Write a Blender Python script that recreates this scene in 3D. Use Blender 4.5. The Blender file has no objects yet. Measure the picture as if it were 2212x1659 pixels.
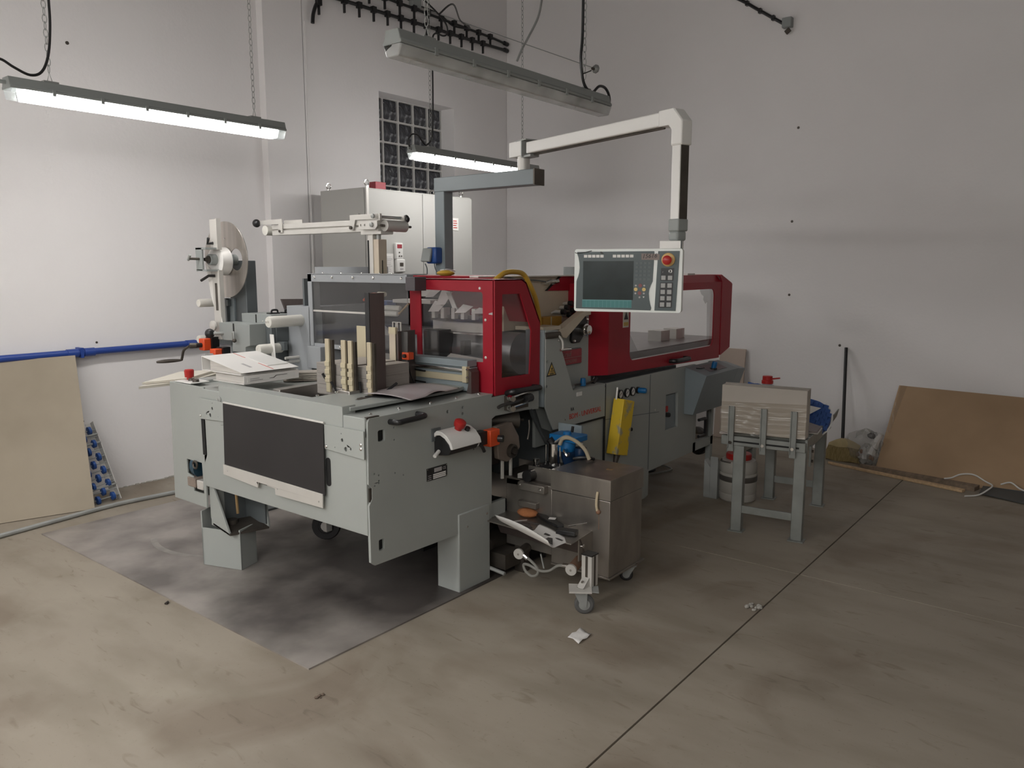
import bpy, bmesh, math, random
from mathutils import Vector as V, Matrix as M
from mathutils.geometry import tessellate_polygon
random.seed(7)
PI = math.pi
S = bpy.context.scene
C = S.collection
# ------------------------------------------------------------------ camera, world, exposure
cam = bpy.data.objects.new('camera', bpy.data.cameras.new('camera'))
C.objects.link(cam)
PITCH, YAW = math.radians(8.4845), math.radians(38.192)
cam.location = (0, 0, 1.6)
cam.rotation_euler = (PI/2 - PITCH, 0, YAW - PI/2)
cam.data.sensor_width = 36.0
cam.data.lens = 1696.0/2212*36
cam.data.clip_end = 60
S.camera = cam
W = bpy.data.worlds.new('world'); S.world = W; W.use_nodes = True
W.node_tree.nodes['Background'].inputs[0].default_value = (0.6, 0.62, 0.65, 1)
W.node_tree.nodes['Background'].inputs[1].default_value = 0.0
S.view_settings.view_transform = 'Standard'
S.view_settings.look = 'None'
S.view_settings.gamma = 1
S.view_settings.use_curve_mapping = False
S.view_settings.exposure = 0.0
LAMP = 27.0          # radiance of the two lit diffusers in view
LAMP_FILL = 42.0     # radiance of the unseen fill lamps added in the left part of the hall

# ------------------------------------------------------------------ materials
MAT = {}
def mat(name, col, rough=.5, metal=0., var=.0, scale=4., col2=None, bump=0., bscale=60., emit=0., spec=.5, stretch=None, det=4, lo=.35, hi=.65):
    if name in MAT: return MAT[name]
    m = bpy.data.materials.new(name); m.use_nodes = True
    nt = m.node_tree; b = nt.nodes['Principled BSDF']
    b.inputs['Roughness'].default_value = rough
    b.inputs['Metallic'].default_value = metal
    b.inputs['Specular IOR Level'].default_value = spec
    b.inputs['Base Color'].default_value = (*col, 1)
    tc = nt.nodes.new('ShaderNodeTexCoord')
    src = tc.outputs['Object']
    if stretch:
        mp = nt.nodes.new('ShaderNodeMapping'); mp.inputs['Scale'].default_value = stretch
        nt.links.new(src, mp.inputs[0]); src = mp.outputs[0]
    if col2 is not None or var:
        n = nt.nodes.new('ShaderNodeTexNoise'); n.inputs['Scale'].default_value = scale; n.inputs['Detail'].default_value = det
        nt.links.new(src, n.inputs['Vector'])
        r = nt.nodes.new('ShaderNodeValToRGB')
        r.color_ramp.elements[0].position = lo; r.color_ramp.elements[1].position = hi
        c2 = col2 if col2 is not None else tuple(max(0, c*(1-var)) for c in col)
        r.color_ramp.elements[0].color = (*c2, 1); r.color_ramp.elements[1].color = (*col, 1)
        nt.links.new(n.outputs['Fac'], r.inputs[0]); nt.links.new(r.outputs[0], b.inputs['Base Color'])
    if bump:
        n2 = nt.nodes.new('ShaderNodeTexNoise'); n2.inputs['Scale'].default_value = bscale; n2.inputs['Detail'].default_value = 3
        nt.links.new(src, n2.inputs['Vector'])
        bp = nt.nodes.new('ShaderNodeBump'); bp.inputs['Strength'].default_value = bump; bp.inputs['Distance'].default_value = .01
        nt.links.new(n2.outputs['Fac'], bp.inputs['Height']); nt.links.new(bp.outputs[0], b.inputs['Normal'])
    if emit:
        b.inputs['Emission Color'].default_value = (*col, 1); b.inputs['Emission Strength'].default_value = emit
    MAT[name] = m
    return m
def clear(name, tint=(.9, .92, .92), gloss=.08, haze=.0, hazecol=(.5, .5, .5), rough=.05):
    m = bpy.data.materials.new(name); m.use_nodes = True; nt = m.node_tree
    for n in list(nt.nodes): nt.nodes.remove(n)
    o = nt.nodes.new('ShaderNodeOutputMaterial'); t = nt.nodes.new('ShaderNodeBsdfTransparent'); t.inputs[0].default_value = (*tint, 1)
    g = nt.nodes.new('ShaderNodeBsdfGlossy'); g.inputs['Roughness'].default_value = rough
    lw = nt.nodes.new('ShaderNodeLayerWeight'); lw.inputs[0].default_value = .5
    f = nt.nodes.new('ShaderNodeMath'); f.operation = 'POWER'; f.inputs[1].default_value = 4.0; nt.links.new(lw.outputs['Facing'], f.inputs[0])
    mx = nt.nodes.new('ShaderNodeMixShader')
    ma = nt.nodes.new('ShaderNodeMath'); ma.operation = 'MULTIPLY_ADD'; ma.inputs[1].default_value = .6; ma.inputs[2].default_value = .03+gloss*.08
    nt.links.new(f.outputs[0], ma.inputs[0]); nt.links.new(ma.outputs[0], mx.inputs[0])
    src = t.outputs[0]
    if haze:
        d = nt.nodes.new('ShaderNodeBsdfDiffuse'); d.inputs[0].default_value = (*hazecol, 1)
        tc = nt.nodes.new('ShaderNodeTexCoord'); nz = nt.nodes.new('ShaderNodeTexNoise'); nz.inputs['Scale'].default_value = 5
        nt.links.new(tc.outputs['Object'], nz.inputs['Vector'])
        mm = nt.nodes.new('ShaderNodeMath'); mm.operation = 'MULTIPLY'; mm.inputs[1].default_value = haze*2
        nt.links.new(nz.outputs['Fac'], mm.inputs[0])
        m2 = nt.nodes.new('ShaderNodeMixShader'); nt.links.new(mm.outputs[0], m2.inputs[0]); nt.links.new(t.outputs[0], m2.inputs[1]); nt.links.new(d.outputs[0], m2.inputs[2])
        src = m2.outputs[0]
    nt.links.new(src, mx.inputs[1]); nt.links.new(g.outputs[0], mx.inputs[2]); nt.links.new(mx.outputs[0], o.inputs[0])
    MAT[name] = m
    return m

wallm = mat('white_wall_paint', (.87, .845, .84), .75, var=.03, scale=1.2, bump=.12, bscale=45)
ceilm = mat('ceiling_paint', (.34, .335, .335), .8)
darkwall = mat('far_wall_paint', (.84, .83, .81), .85)
def plate_mat():
    m = mat('steel_sheet', (.40, .365, .335), .46, .2, col2=(.17, .152, .142), scale=2.2, det=8, lo=.34, hi=.60, bump=.05, bscale=25)
    nt = m.node_tree; b = nt.nodes['Principled BSDF']; src = b.inputs['Base Color'].links[0].from_socket
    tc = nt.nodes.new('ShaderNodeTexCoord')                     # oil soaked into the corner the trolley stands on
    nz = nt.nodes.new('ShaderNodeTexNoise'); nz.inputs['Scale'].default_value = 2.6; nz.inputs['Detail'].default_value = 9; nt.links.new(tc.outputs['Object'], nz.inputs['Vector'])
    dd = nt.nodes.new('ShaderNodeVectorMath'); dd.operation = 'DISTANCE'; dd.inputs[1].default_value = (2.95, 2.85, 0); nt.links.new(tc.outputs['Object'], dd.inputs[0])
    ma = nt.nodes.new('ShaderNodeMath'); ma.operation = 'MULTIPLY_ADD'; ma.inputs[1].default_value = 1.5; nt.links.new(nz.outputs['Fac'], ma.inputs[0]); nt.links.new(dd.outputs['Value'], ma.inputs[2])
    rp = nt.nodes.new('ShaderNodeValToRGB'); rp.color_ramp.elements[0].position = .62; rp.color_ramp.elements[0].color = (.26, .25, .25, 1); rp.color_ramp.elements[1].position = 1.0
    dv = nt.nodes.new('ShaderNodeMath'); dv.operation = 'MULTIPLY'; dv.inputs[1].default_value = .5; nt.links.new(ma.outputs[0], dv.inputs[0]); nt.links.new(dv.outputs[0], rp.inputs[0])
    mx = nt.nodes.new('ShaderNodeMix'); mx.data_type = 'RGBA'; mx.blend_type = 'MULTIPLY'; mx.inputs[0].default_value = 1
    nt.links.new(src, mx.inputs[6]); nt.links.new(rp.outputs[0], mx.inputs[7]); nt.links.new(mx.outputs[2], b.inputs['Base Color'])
    return m
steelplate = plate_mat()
paint = mat('grey_green_paint', (.375, .395, .375), .42, var=.05, scale=3, bump=.03, bscale=220)
paintd = mat('dark_grey_paint', (.13, .145, .15), .45, var=.08, scale=4)
paintb = mat('blue_grey_paint', (.25, .29, .305), .42, var=.05, scale=4)
guardg = mat('guard_grey', (.34, .355, .37), .4, var=.04)
red = mat('red_paint', (.36, .014, .028), .42, var=.10, scale=3, spec=.28)
redp = mat('red_plastic', (.42, .02, .018), .35)
orange = mat('orange_plastic', (.75, .085, .02), .4)
black = mat('black_plastic', (.015, .015, .016), .38)
rubber = mat('black_rubber', (.028, .026, .027), .62, var=.2, scale=6)
beltm = mat('black_belt', (.022, .02, .021), .55, var=.25, scale=3)
void = mat('dark_interior', (.012, .012, .012), .8)
steel = mat('brushed_steel', (.52, .49, .46), .34, .9, var=.12, scale=6, stretch=(1, 1, 14))
cartst = mat('stainless_sheet', (.40, .37, .335), .36, .85, var=.22, scale=3, stretch=(3, 3, 1.2), bump=.02, bscale=90)
alu = mat('aluminium', (.66, .64, .60), .42, .3, var=.06, scale=8)
chrome = mat('bright_metal', (.75, .74, .72), .16, 1.)
zinc = mat('yellow_zinc', (.62, .56, .38), .40, .15, col2=(.54, .46, .33), scale=3)
creamz = mat('cream_zinc_plate', (.66, .60, .44), .40, .0, col2=(.56, .47, .38), scale=4, lo=.3, hi=.7)
white = mat('white_plastic', (.76, .75, .72), .45)
roller = mat('white_nylon', (.73, .71, .65), .42)
lampgrey = mat('lamp_housing_grey', (.30, .32, .31), .5)
consol = mat('light_grey_coat', (.86, .85, .82), .4)
consw = mat('off_white_frame', (.80, .83, .80), .35)
face = mat('slate_faceplate', (.075, .098, .10), .4, var=.06)
screen = mat('dark_screen', (.022, .034, .034), .22, var=.3, scale=9)
teal = mat('teal_keys', (.05, .20, .20), .4)
yellow = mat('yellow_paint', (.78, .54, .035), .45, col2=(.40, .36, .24), scale=14, lo=.34, hi=.42, det=9)
yhose = mat('yellow_hose', (.55, .33, .04), .4)
tan = mat('tan_box', (.47, .25, .045), .5)
blue = mat('blue_plastic', (.025, .085, .30), .4)
bluel = mat('bright_blue_plastic', (.01, .14, .36), .35)
pipeb = mat('blue_pipe_paint', (.025, .065, .30), .38)
board = mat('grey_board', (.50, .455, .40), .8, var=.10, scale=2.5)
boarde = mat('grey_board_edge', (.36, .33, .30), .85, var=.16, scale=5, stretch=(1, 1, 60))
mdf = mat('fibreboard', (.43, .37, .285), .7, var=.13, scale=2.0, col2=(.37, .315, .24), bump=.02)
hard = mat('brown_hardboard', (.46, .315, .19), .55, col2=(.38, .255, .15), scale=2.4, lo=.3, hi=.7)
plywd = mat('light_wood', (.66, .46, .27), .65, var=.25, scale=3, stretch=(1, 14, 14))
oldwd = mat('weathered_wood', (.27, .20, .14), .75, var=.35, scale=3, stretch=(1, 10, 10))
pale = mat('pale_panel', (.56, .46, .39), .7, var=.06)
cream = mat('cream_panel', (.66, .62, .54), .6)
paper = mat('white_paper', (.80, .78, .75), .75)
pages = mat('page_edges', (.62, .59, .55), .85, var=.2, scale=8, stretch=(1, 1, 40))
silver = mat('grey_film', (.50, .455, .46), .34, .25, var=.10, scale=7, bump=.12, bscale=9)
straw = mat('straw_bristles', (.33, .25, .11), .85, col2=(.19, .135, .05), scale=30, stretch=(6, 6, .6), bump=.4, bscale=60)
strawc = mat('straw_cap', (.50, .40, .21), .7, var=.15, scale=20)
cloth = mat('orange_sponge', (.52, .20, .075), .9, var=.2, scale=16, bump=.6, bscale=60)
rust = mat('rusty_metal', (.30, .13, .06), .7, col2=(.2, .17, .14), scale=8)
brass = mat('brass_latch', (.60, .42, .22), .35, .8)
tank = mat('milky_plastic', (.38, .36, .32), .5, var=.06, scale=4)
brownp = mat('brown_steel', (.155, .125, .118), .38, .5, var=.15, scale=3, stretch=(6, 6, 1))
mach = mat('dark_machined_metal', (.12, .105, .09), .45, .6, var=.3, scale=8)
hosec = mat('clear_hose', (.27, .265, .24), .35)
galv = mat('galvanised_steel', (.38, .39, .375), .48, .25, var=.16, scale=9)
cabm = mat('cabinet_paint', (.48, .475, .45), .5)
tagred = mat('red_sign_paint', (.36, .045, .06), .5, var=.15, scale=20)
ink = mat('black_ink', (.012, .012, .012), .5)
inkr = mat('red_ink', (.55, .05, .03), .5)
inkg = mat('pale_ink', (.42, .40, .40), .5)
symb = mat('warning_yellow', (.62, .42, .10), .5)
tape = mat('masking_tape', (.27, .22, .20), .6, var=.1, scale=8)
rope = mat('cream_cord', (.62, .52, .36), .7)
fjoint = mat('joint_filler', (.055, .048, .042), .9)
debris = mat('dark_debris', (.05, .04, .035), .9)
plaster = mat('plaster_crumb', (.42, .40, .36), .9)
bandm = mat('reflective_band', (.12, .11, .10), .35, .5)
acryl = clear('clear_acrylic', (.86, .86, .86), .15, haze=.045, hazecol=(.40, .38, .38))
acryl2 = clear('clean_acrylic', (.93, .92, .92), .15, haze=.02)
acryl3 = clear('side_acrylic', (.93, .93, .93), .12, haze=.015, hazecol=(.45, .43, .42))
film = clear('stretch_film', (.90, .88, .85), .1, haze=.07, hazecol=(.48, .44, .38), rough=.22)
bagm = clear('bag_film', (.93, .93, .92), .5, haze=.12, hazecol=(.85, .85, .83), rough=.2)
petm = clear('bottle_plastic', (.84, .86, .88), 1.2, haze=.16, hazecol=(.7, .7, .72))
diffus = clear('clear_diffuser', (.80, .82, .82), 1.2, haze=.22, hazecol=(.7, .72, .72), rough=.18)
lit = mat('lit_diffuser', (1.0, .98, .955), .4, emit=LAMP)
lit_fill = mat('fill_diffuser', (1.0, .98, .955), .4, emit=LAMP_FILL)

def glassblock():
    m = bpy.data.materials.new('glass_block'); m.use_nodes = True; nt = m.node_tree; b = nt.nodes['Principled BSDF']
    b.inputs['Roughness'].default_value = .12
    b.inputs['Specular IOR Level'].default_value = .8
    tc = nt.nodes.new('ShaderNodeTexCoord')
    n = nt.nodes.new('ShaderNodeTexNoise'); n.inputs['Scale'].default_value = 9; n.inputs['Detail'].default_value = 2; n.inputs['Distortion'].default_value = 1.2
    nt.links.new(tc.outputs['Object'], n.inputs['Vector'])
    r = nt.nodes.new('ShaderNodeValToRGB')
    e = r.color_ramp.elements
    e[0].position = .40; e[0].color = (.022, .024, .032, 1); e[1].position = .66; e[1].color = (.30, .31, .33, 1)
    x = e.new(.54); x.color = (.05, .053, .062, 1)
    nt.links.new(n.outputs['Fac'], r.inputs[0]); nt.links.new(r.outputs[0], b.inputs['Base Color'])
    bp = nt.nodes.new('ShaderNodeBump'); bp.inputs['Strength'].default_value = .9; bp.inputs['Distance'].default_value = .03
    nt.links.new(n.outputs['Fac'], bp.inputs['Height']); nt.links.new(bp.outputs[0], b.inputs['Normal'])
    return m
gblock = glassblock()
def concrete():
    m = bpy.data.materials.new('concrete_floor'); m.use_nodes = True; nt = m.node_tree; b = nt.nodes['Principled BSDF']
    b.inputs['Roughness'].default_value = .62
    b.inputs['Specular IOR Level'].default_value = .35
    tc = nt.nodes.new('ShaderNodeTexCoord')
    def noise(sc, det, st=None, dist=0):
        n = nt.nodes.new('ShaderNodeTexNoise'); n.inputs['Scale'].default_value = sc; n.inputs['Detail'].default_value = det; n.inputs['Distortion'].default_value = dist
        if st:
            mp = nt.nodes.new('ShaderNodeMapping'); mp.inputs['Scale'].default_value = st; mp.inputs['Rotation'].default_value = (0, 0, -.9)
            nt.links.new(tc.outputs['Object'], mp.inputs[0]); nt.links.new(mp.outputs[0], n.inputs['Vector'])
        else: nt.links.new(tc.outputs['Object'], n.inputs['Vector'])
        return n
    def ramp(n, a, ca, bb, cb):
        r = nt.nodes.new('ShaderNodeValToRGB'); r.color_ramp.elements[0].position = a; r.color_ramp.elements[1].position = bb
        r.color_ramp.elements[0].color = (*ca, 1); r.color_ramp.elements[1].color = (*cb, 1); nt.links.new(n.outputs['Fac'], r.inputs[0]); return r
    def mul(a, bb, f=1.):
        x = nt.nodes.new('ShaderNodeMix'); x.data_type = 'RGBA'; x.blend_type = 'MULTIPLY'; x.inputs[0].default_value = f
        nt.links.new(a, x.inputs[6]); nt.links.new(bb, x.inputs[7]); return x.outputs[2]
    r1 = ramp(noise(.8, 6), .3, (.285, .246, .198), .7, (.36, .317, .258))
    r2 = ramp(noise(5, 8, (1, .35, 1)), .34, (.84, .83, .81), .56, (1, 1, 1))
    r3 = ramp(noise(16, 6, (1, .3, 1), 1.5), .27, (.62, .58, .54), .38, (1, 1, 1))
    r4 = ramp(noise(70, 2), .24, (.62, .60, .57), .33, (1, 1, 1))
    r5 = ramp(noise(1.5, 9, None, .6), .33, (.77, .73, .70), .47, (1, 1, 1))
    c = mul(mul(mul(mul(r1.outputs[0], r2.outputs[0]), r3.outputs[0], .6), r4.outputs[0], .6), r5.outputs[0])
    nt.links.new(c, b.inputs['Base Color'])
    return m
conc = concrete()

# ------------------------------------------------------------------ mesh builder and object helpers
class MB:
    def __init__(s): s.b = bmesh.new()
    def vs(s, pts): return [s.b.verts.new(p) for p in pts]
    def f(s, vs):
        try: return s.b.faces.new(vs)
        except ValueError: return None
    def box(s, x0, x1, y0, y1, z0, z1):
        v = s.vs([(x, y, z) for z in (z0, z1) for x, y in ((x0, y0), (x1, y0), (x1, y1), (x0, y1))])
        for q in ((3, 2, 1, 0), (4, 5, 6, 7), (0, 1, 5, 4), (1, 2, 6, 5), (2, 3, 7, 6), (3, 0, 4, 7)): s.f([v[i] for i in q])
        return s
    def obox(s, c, sz, R=None):
        R = R or M.Identity(3); c = V(c); h = V(sz)/2
        v = s.vs([c + R @ V((x*h.x, y*h.y, z*h.z)) for z in (-1, 1) for x, y in ((-1, -1), (1, -1), (1, 1), (-1, 1))])
        for q in ((3, 2, 1, 0), (4, 5, 6, 7), (0, 1, 5, 4), (1, 2, 6, 5), (2, 3, 7, 6), (3, 0, 4, 7)): s.f([v[i] for i in q])
        return s
    def ring(s, c, u, w, r, n): return s.vs([c + u*(r*math.cos(2*PI*i/n)) + w*(r*math.sin(2*PI*i/n)) for i in range(n)])
    def cyl(s, p0, p1, r0, r1=None, n=16, cap=True):
        p0, p1 = V(p0), V(p1); r1 = r0 if r1 is None else r1
        d = (p1-p0).normalized(); u = d.orthogonal().normalized(); w = d.cross(u)
        a = s.ring(p0, u, w, r0, n); b = s.ring(p1, u, w, r1, n)
        for i in range(n): s.f([a[i], a[(i+1) % n], b[(i+1) % n], b[i]])
        if cap: s.f(a[::-1]); s.f(b)
        return s
    def lathe(s, prof, o, ax=(0, 0, 1), n=20, cap=True):
        o = V(o); d = V(ax).normalized(); u = d.orthogonal().normalized(); w = d.cross(u); pr = None
        for i, (r, z) in enumerate(prof):
            rr = s.ring(o + d*z, u, w, max(r, 1e-4), n)
            if pr:
                for k in range(n): s.f([pr[k], pr[(k+1) % n], rr[(k+1) % n], rr[k]])
            elif cap: s.f(rr[::-1])
            pr = rr
        if cap: s.f(pr)
        return s
    def tube(s, pts, r, n=8, smooth=True, cap=True, closed=False):
        P = [V(p) for p in pts]
        if smooth and len(P) > 2:
            Q = []
            m = len(P)
            for i in range(m if closed else m-1):
                if closed: a, b, c, d = P[i-1], P[i], P[(i+1) % m], P[(i+2) % m]
                else: a, b, c, d = P[max(i-1, 0)], P[i], P[i+1], P[min(i+2, m-1)]
                for k in range(6):
                    t = k/6
                    Q.append(.5*((2*b) + (c-a)*t + (2*a-5*b+4*c-d)*t*t + (3*b-a-3*c+d)*t**3))
            if not closed: Q.append(P[-1])
            P = Q
        m = len(P); pr = None; first = None; u = None
        for i in range(m):
            d = (P[(i+1) % m]-P[i-1]) if closed else (P[min(i+1, m-1)]-P[max(i-1, 0)])
            if d.length < 1e-9: d = V((0, 0, 1))
            d.normalize()
            u = d.orthogonal().normalized() if u is None else (u - d*u.dot(d)).normalized()
            rr = s.ring(P[i], u, d.cross(u), r(i/(m-1)) if callable(r) else r, n)
            if pr:
                for k in range(n): s.f([pr[k], pr[(k+1) % n], rr[(k+1) % n], rr[k]])
            else: first = rr
            pr = rr
        if closed:
            for k in range(n): s.f([pr[k], pr[(k+1) % n], first[(k+1) % n], first[k]])
        elif cap: s.f(first[::-1]); s.f(pr)
        return s
    def prism(s, pts, vec):
        vec = V(vec); a = s.vs(pts); b = s.vs([V(p)+vec for p in pts]); n = len(a)
        tri = tessellate_polygon([[V(p) for p in pts]])
        for t in tri: s.f([a[i] for i in t]); s.f([b[i] for i in reversed(t)])
        for i in range(n): s.f([a[i], b[i], b[(i+1) % n], a[(i+1) % n]])
        return s
    def plate(s, fn, outer, holes, t):
        loops = [outer]+list(holes); flat = [p for l in loops for p in l]
        a = s.vs([fn(x, y, 0) for x, y in flat]); b = s.vs([fn(x, y, t) for x, y in flat])
        for tr in tessellate_polygon([[V((x, y, 0)) for x, y in l] for l in loops]):
            s.f([a[i] for i in tr]); s.f([b[i] for i in reversed(tr)])
        o = 0
        for l in loops:
            n = len(l)
            for i in range(n): s.f([a[o+i], b[o+i], b[o+(i+1) % n], a[o+(i+1) % n]])
            o += n
        return s
    def sph(s, c, r, n=14, m=8, sq=(1, 1, 1)):
        c = V(c); rows = []
        for j in range(1, m):
            t = PI*j/m
            rows.append(s.vs([c + V((r*sq[0]*math.sin(t)*math.cos(2*PI*i/n), r*sq[1]*math.sin(t)*math.sin(2*PI*i/n), r*sq[2]*math.cos(t))) for i in range(n)]))
        top, bot = s.b.verts.new(c+V((0, 0, r*sq[2]))), s.b.verts.new(c-V((0, 0, r*sq[2])))
        for i in range(n):
            s.f([top, rows[0][i], rows[0][(i+1) % n]]); s.f([bot, rows[-1][(i+1) % n], rows[-1][i]])
            for j in range(m-2): s.f([rows[j][i], rows[j+1][i], rows[j+1][(i+1) % n], rows[j][(i+1) % n]])
        return s
    def grid(s, fn, nu, nv):
        g = [[s.b.verts.new(fn(i/nu, j/nv)) for j in range(nv+1)] for i in range(nu+1)]
        for i in range(nu):
            for j in range(nv): s.f([g[i][j], g[i+1][j], g[i+1][j+1], g[i][j+1]])
        return s
WM = {}
def T(name, label, cat, loc=(0, 0, 0), rz=0., group=None):
    o = bpy.data.objects.new(name, None); C.objects.link(o)
    o.empty_display_size = .05
    o.location = loc; o.rotation_euler = (0, 0, rz)
    WM[o.name] = M.Translation(loc) @ M.Rotation(rz, 4, 'Z')
    tagit(o, label, cat, group)
    return o
def tagit(o, label, cat, group=None, kind=None):
    if label: o['label'] = label
    if cat: o['category'] = cat
    if group: o['group'] = group
    if kind: o['kind'] = kind
    return o
def mesh_of(name, mb, m):
    me = bpy.data.meshes.new(name)
    bmesh.ops.recalc_face_normals(mb.b, faces=mb.b.faces)
    mb.b.to_mesh(me); mb.b.free()
    me.materials.append(m)
    me.polygons.foreach_set('use_smooth', [True]*len(me.polygons))
    me.set_sharp_from_angle(angle=math.radians(35))
    return me
def O(name, mb, m, parent=None, bev=0., label=None, local=False, kind=None, loc=None, mods=None):
    """link one mesh object; vertices are given in world space unless local"""
    me = mesh_of(name, mb, m)
    pm = WM.get(parent.name, M.Identity(4)) if parent else M.Identity(4)
    if parent and not local and pm != M.Identity(4): me.transform(pm.inverted())
    o = bpy.data.objects.new(name, me); C.objects.link(o)
    if parent: o.parent = parent
    if loc is not None: o.location = loc
    WM[o.name] = pm
    if bev:
        b = o.modifiers.new('edge', 'BEVEL'); b.width = bev; b.segments = 2; b.limit_method = 'ANGLE'; b.angle_limit = math.radians(40); b.harden_normals = False
    if label: o['label'] = label
    if kind: o['kind'] = kind
    return o
def thing(name, mb, m, label, cat, bev=0., group=None, **k):
    return tagit(O(name, mb, m, bev=bev, **k), label, cat, group)
def rep(name, mb, m, parent, locs, local=False, label=None, rots=None):
    """alike pieces that share one mesh built round the origin"""
    me = mesh_of(name, mb, m); out = []
    pm = WM.get(parent.name, M.Identity(4)); inv = pm.inverted()
    for i, l in enumerate(locs):
        o = bpy.data.objects.new(name, me); C.objects.link(o); o.parent = parent
        o.location = V(l) if local else inv @ V(l)
        if not local: o.rotation_euler = inv.to_euler()
        if rots: o.rotation_euler = rots[i]
        WM[o.name] = pm
        if label: o['label'] = label
        out.append(o)
    return out
def text(name, s, parent, m, loc, rot, size, ext=.0006, align='LEFT'):
    cu = bpy.data.curves.new(name, 'FONT'); cu.body = s; cu.size = size; cu.extrude = ext; cu.align_x = align; cu.resolution_u = 2
    tmp = bpy.data.objects.new(name + '_tmp', cu); C.objects.link(tmp)
    me = bpy.data.meshes.new_from_object(tmp.evaluated_get(bpy.context.evaluated_depsgraph_get()))
    bpy.data.objects.remove(tmp); bpy.data.curves.remove(cu)
    me.name = name; me.materials.clear(); me.materials.append(m)
    o = bpy.data.objects.new(name, me); C.objects.link(o); o.parent = parent
    pm = WM.get(parent.name, M.Identity(4))
    me.transform(pm.inverted() @ (M.Translation(loc) @ rot.to_4x4()))
    WM[o.name] = pm
    return o
def rr(x0, x1, y0, y1, r, n=4):
    out = []
    for cx, cy, a in ((x1-r, y1-r, 0), (x0+r, y1-r, 90), (x0+r, y0+r, 180), (x1-r, y0+r, 270)):
        for i in range(n+1):
            t = math.radians(a+90*i/n); out.append((cx+r*math.cos(t), cy+r*math.sin(t)))
    return out
def circ(cx, cy, r, n=14): return [(cx+r*math.cos(2*PI*i/n), cy+r*math.sin(2*PI*i/n)) for i in range(n)]
def px(x): return lambda u, v, w: (x+w, u, v)       # plate in the YZ plane, thickness along +X
def py(y): return lambda u, v, w: (u, y+w, v)       # plate in the XZ plane, thickness along +Y
def pz(z): return lambda u, v, w: (u, v, z+w)
RXm = M(((0, 0, -1), (-1, 0, 0), (0, 1, 0)))        # text on a face looking to -X: right = -Y, up = Z
RYm = M(((1, 0, 0), (0, 0, -1), (0, 1, 0)))         # text on a face looking to -Y: right = +X, up = Z
def bolt(r=.006, h=.005, ax=(0, -1, 0)): return MB().lathe([(r, 0), (r, h*.5), (r*.6, h)], (0, 0, 0), ax, 10)

# ------------------------------------------------------------------ the setting
ST = 'structure'
YA, YB, XR, ZC = 5.70, 5.62, 7.05, 4.75
f = O('floor', MB().box(-12, XR, -9, YA, -.14, -.035), fjoint, kind=ST)
g = .004
for x0, x1 in ((-12, -6.6), (-6.6, -1.3), (-1.3, 4.03), (4.03, XR)):
    for y0, y1 in ((-9, -3.2), (-3.2, 1.247), (1.247, YA)):
        O('slab', MB().box(x0+g, x1-g if x1 < XR else x1, y0+g, y1-g if y1 < YA else y1, -.035, 0), conc, f)
O('ceiling', MB().box(-12, XR+.3, -9, YA+.3, ZC, ZC+.1), ceilm, kind=ST)
wb = O('wall_back', MB().box(-12, 3.946, YA, YA+.3, -.1, ZC), wallm, kind=ST)
# stepped part with the glass-block opening
WX0, WX1, WZ0, WZ1 = 5.165, 6.19, 1.975, 3.20
O('wall_section', MB().box(3.946, 4.325, YB, YB+.38, -.1, ZC), wallm, wb)
O('wall_section', MB().plate(py(YB+.004), [(4.335, -.1), (XR+.3, -.1), (XR+.3, ZC), (4.335, ZC)], [[(WX0, WZ0), (WX1, WZ0), (WX1, WZ1), (WX0, WZ1)]], .38), wallm, wb)
O('joint_strip', MB().box(4.325, 4.335, YB+.012, YB+.3, -.1, 3.62), paintb, wb)
O('edge_strip', MB().box(4.352, 4.368, YB-.002, YB+.01, -.1, 3.62), wallm, wb)
O('wall_right', MB().box(XR, XR+.3, -9, YB, -.1, ZC), wallm, kind=ST)
O('wall_left', MB().box(-12.3, -12, -9, YA+.3, -.1, ZC), darkwall, kind=ST)
O('wall_front', MB().box(-12.3, XR+.3, -9.3, -9, -.1, ZC), darkwall, kind=ST)
# broken plaster line along the foot of the back wall
mb = MB()
for i in range(60):
    x = 1.2+i*.045; h = random.uniform(.003, .010)
    mb.obox((x, YA-.006, h/2), (random.uniform(.02, .06), random.uniform(.012, .03), h), M.Rotation(random.uniform(-.3, .3), 3, 'Z'))
O('trim_1', mb, plaster, kind=ST)
P_ = .205
def bc(i, j): return WX1-P_/2-i*P_, WZ1-P_/2-j*P_
hl = [rr(bc(i, j)[0]-.094, bc(i, j)[0]+.094, max(bc(i, j)[1]-.094, WZ0+.003), bc(i, j)[1]+.094, .012, 2) for i in range(5) for j in range(6) if bc(i, j)[1]-.06 > WZ0]
w1 = O('window_1', MB().plate(py(YB+.18), [(WX0, WZ0), (WX1, WZ0), (WX1, WZ1), (WX0, WZ1)], hl, .09), mat('mortar', (.58, .57, .55), .8), kind=ST)
me = mesh_of('glass_block', MB().box(-.0935, .0935, -.025, .025, -.0935, .0935), gblock)
for i in range(5):
    for j in range(6):
        o = bpy.data.objects.new('glass_block', me); C.objects.link(o); o.parent = w1
        o.location = (bc(i, j)[0], YB+.217, bc(i, j)[1])
        b = o.modifiers.new('edge', 'BEVEL'); b.width = .014; b.segments = 2

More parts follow.
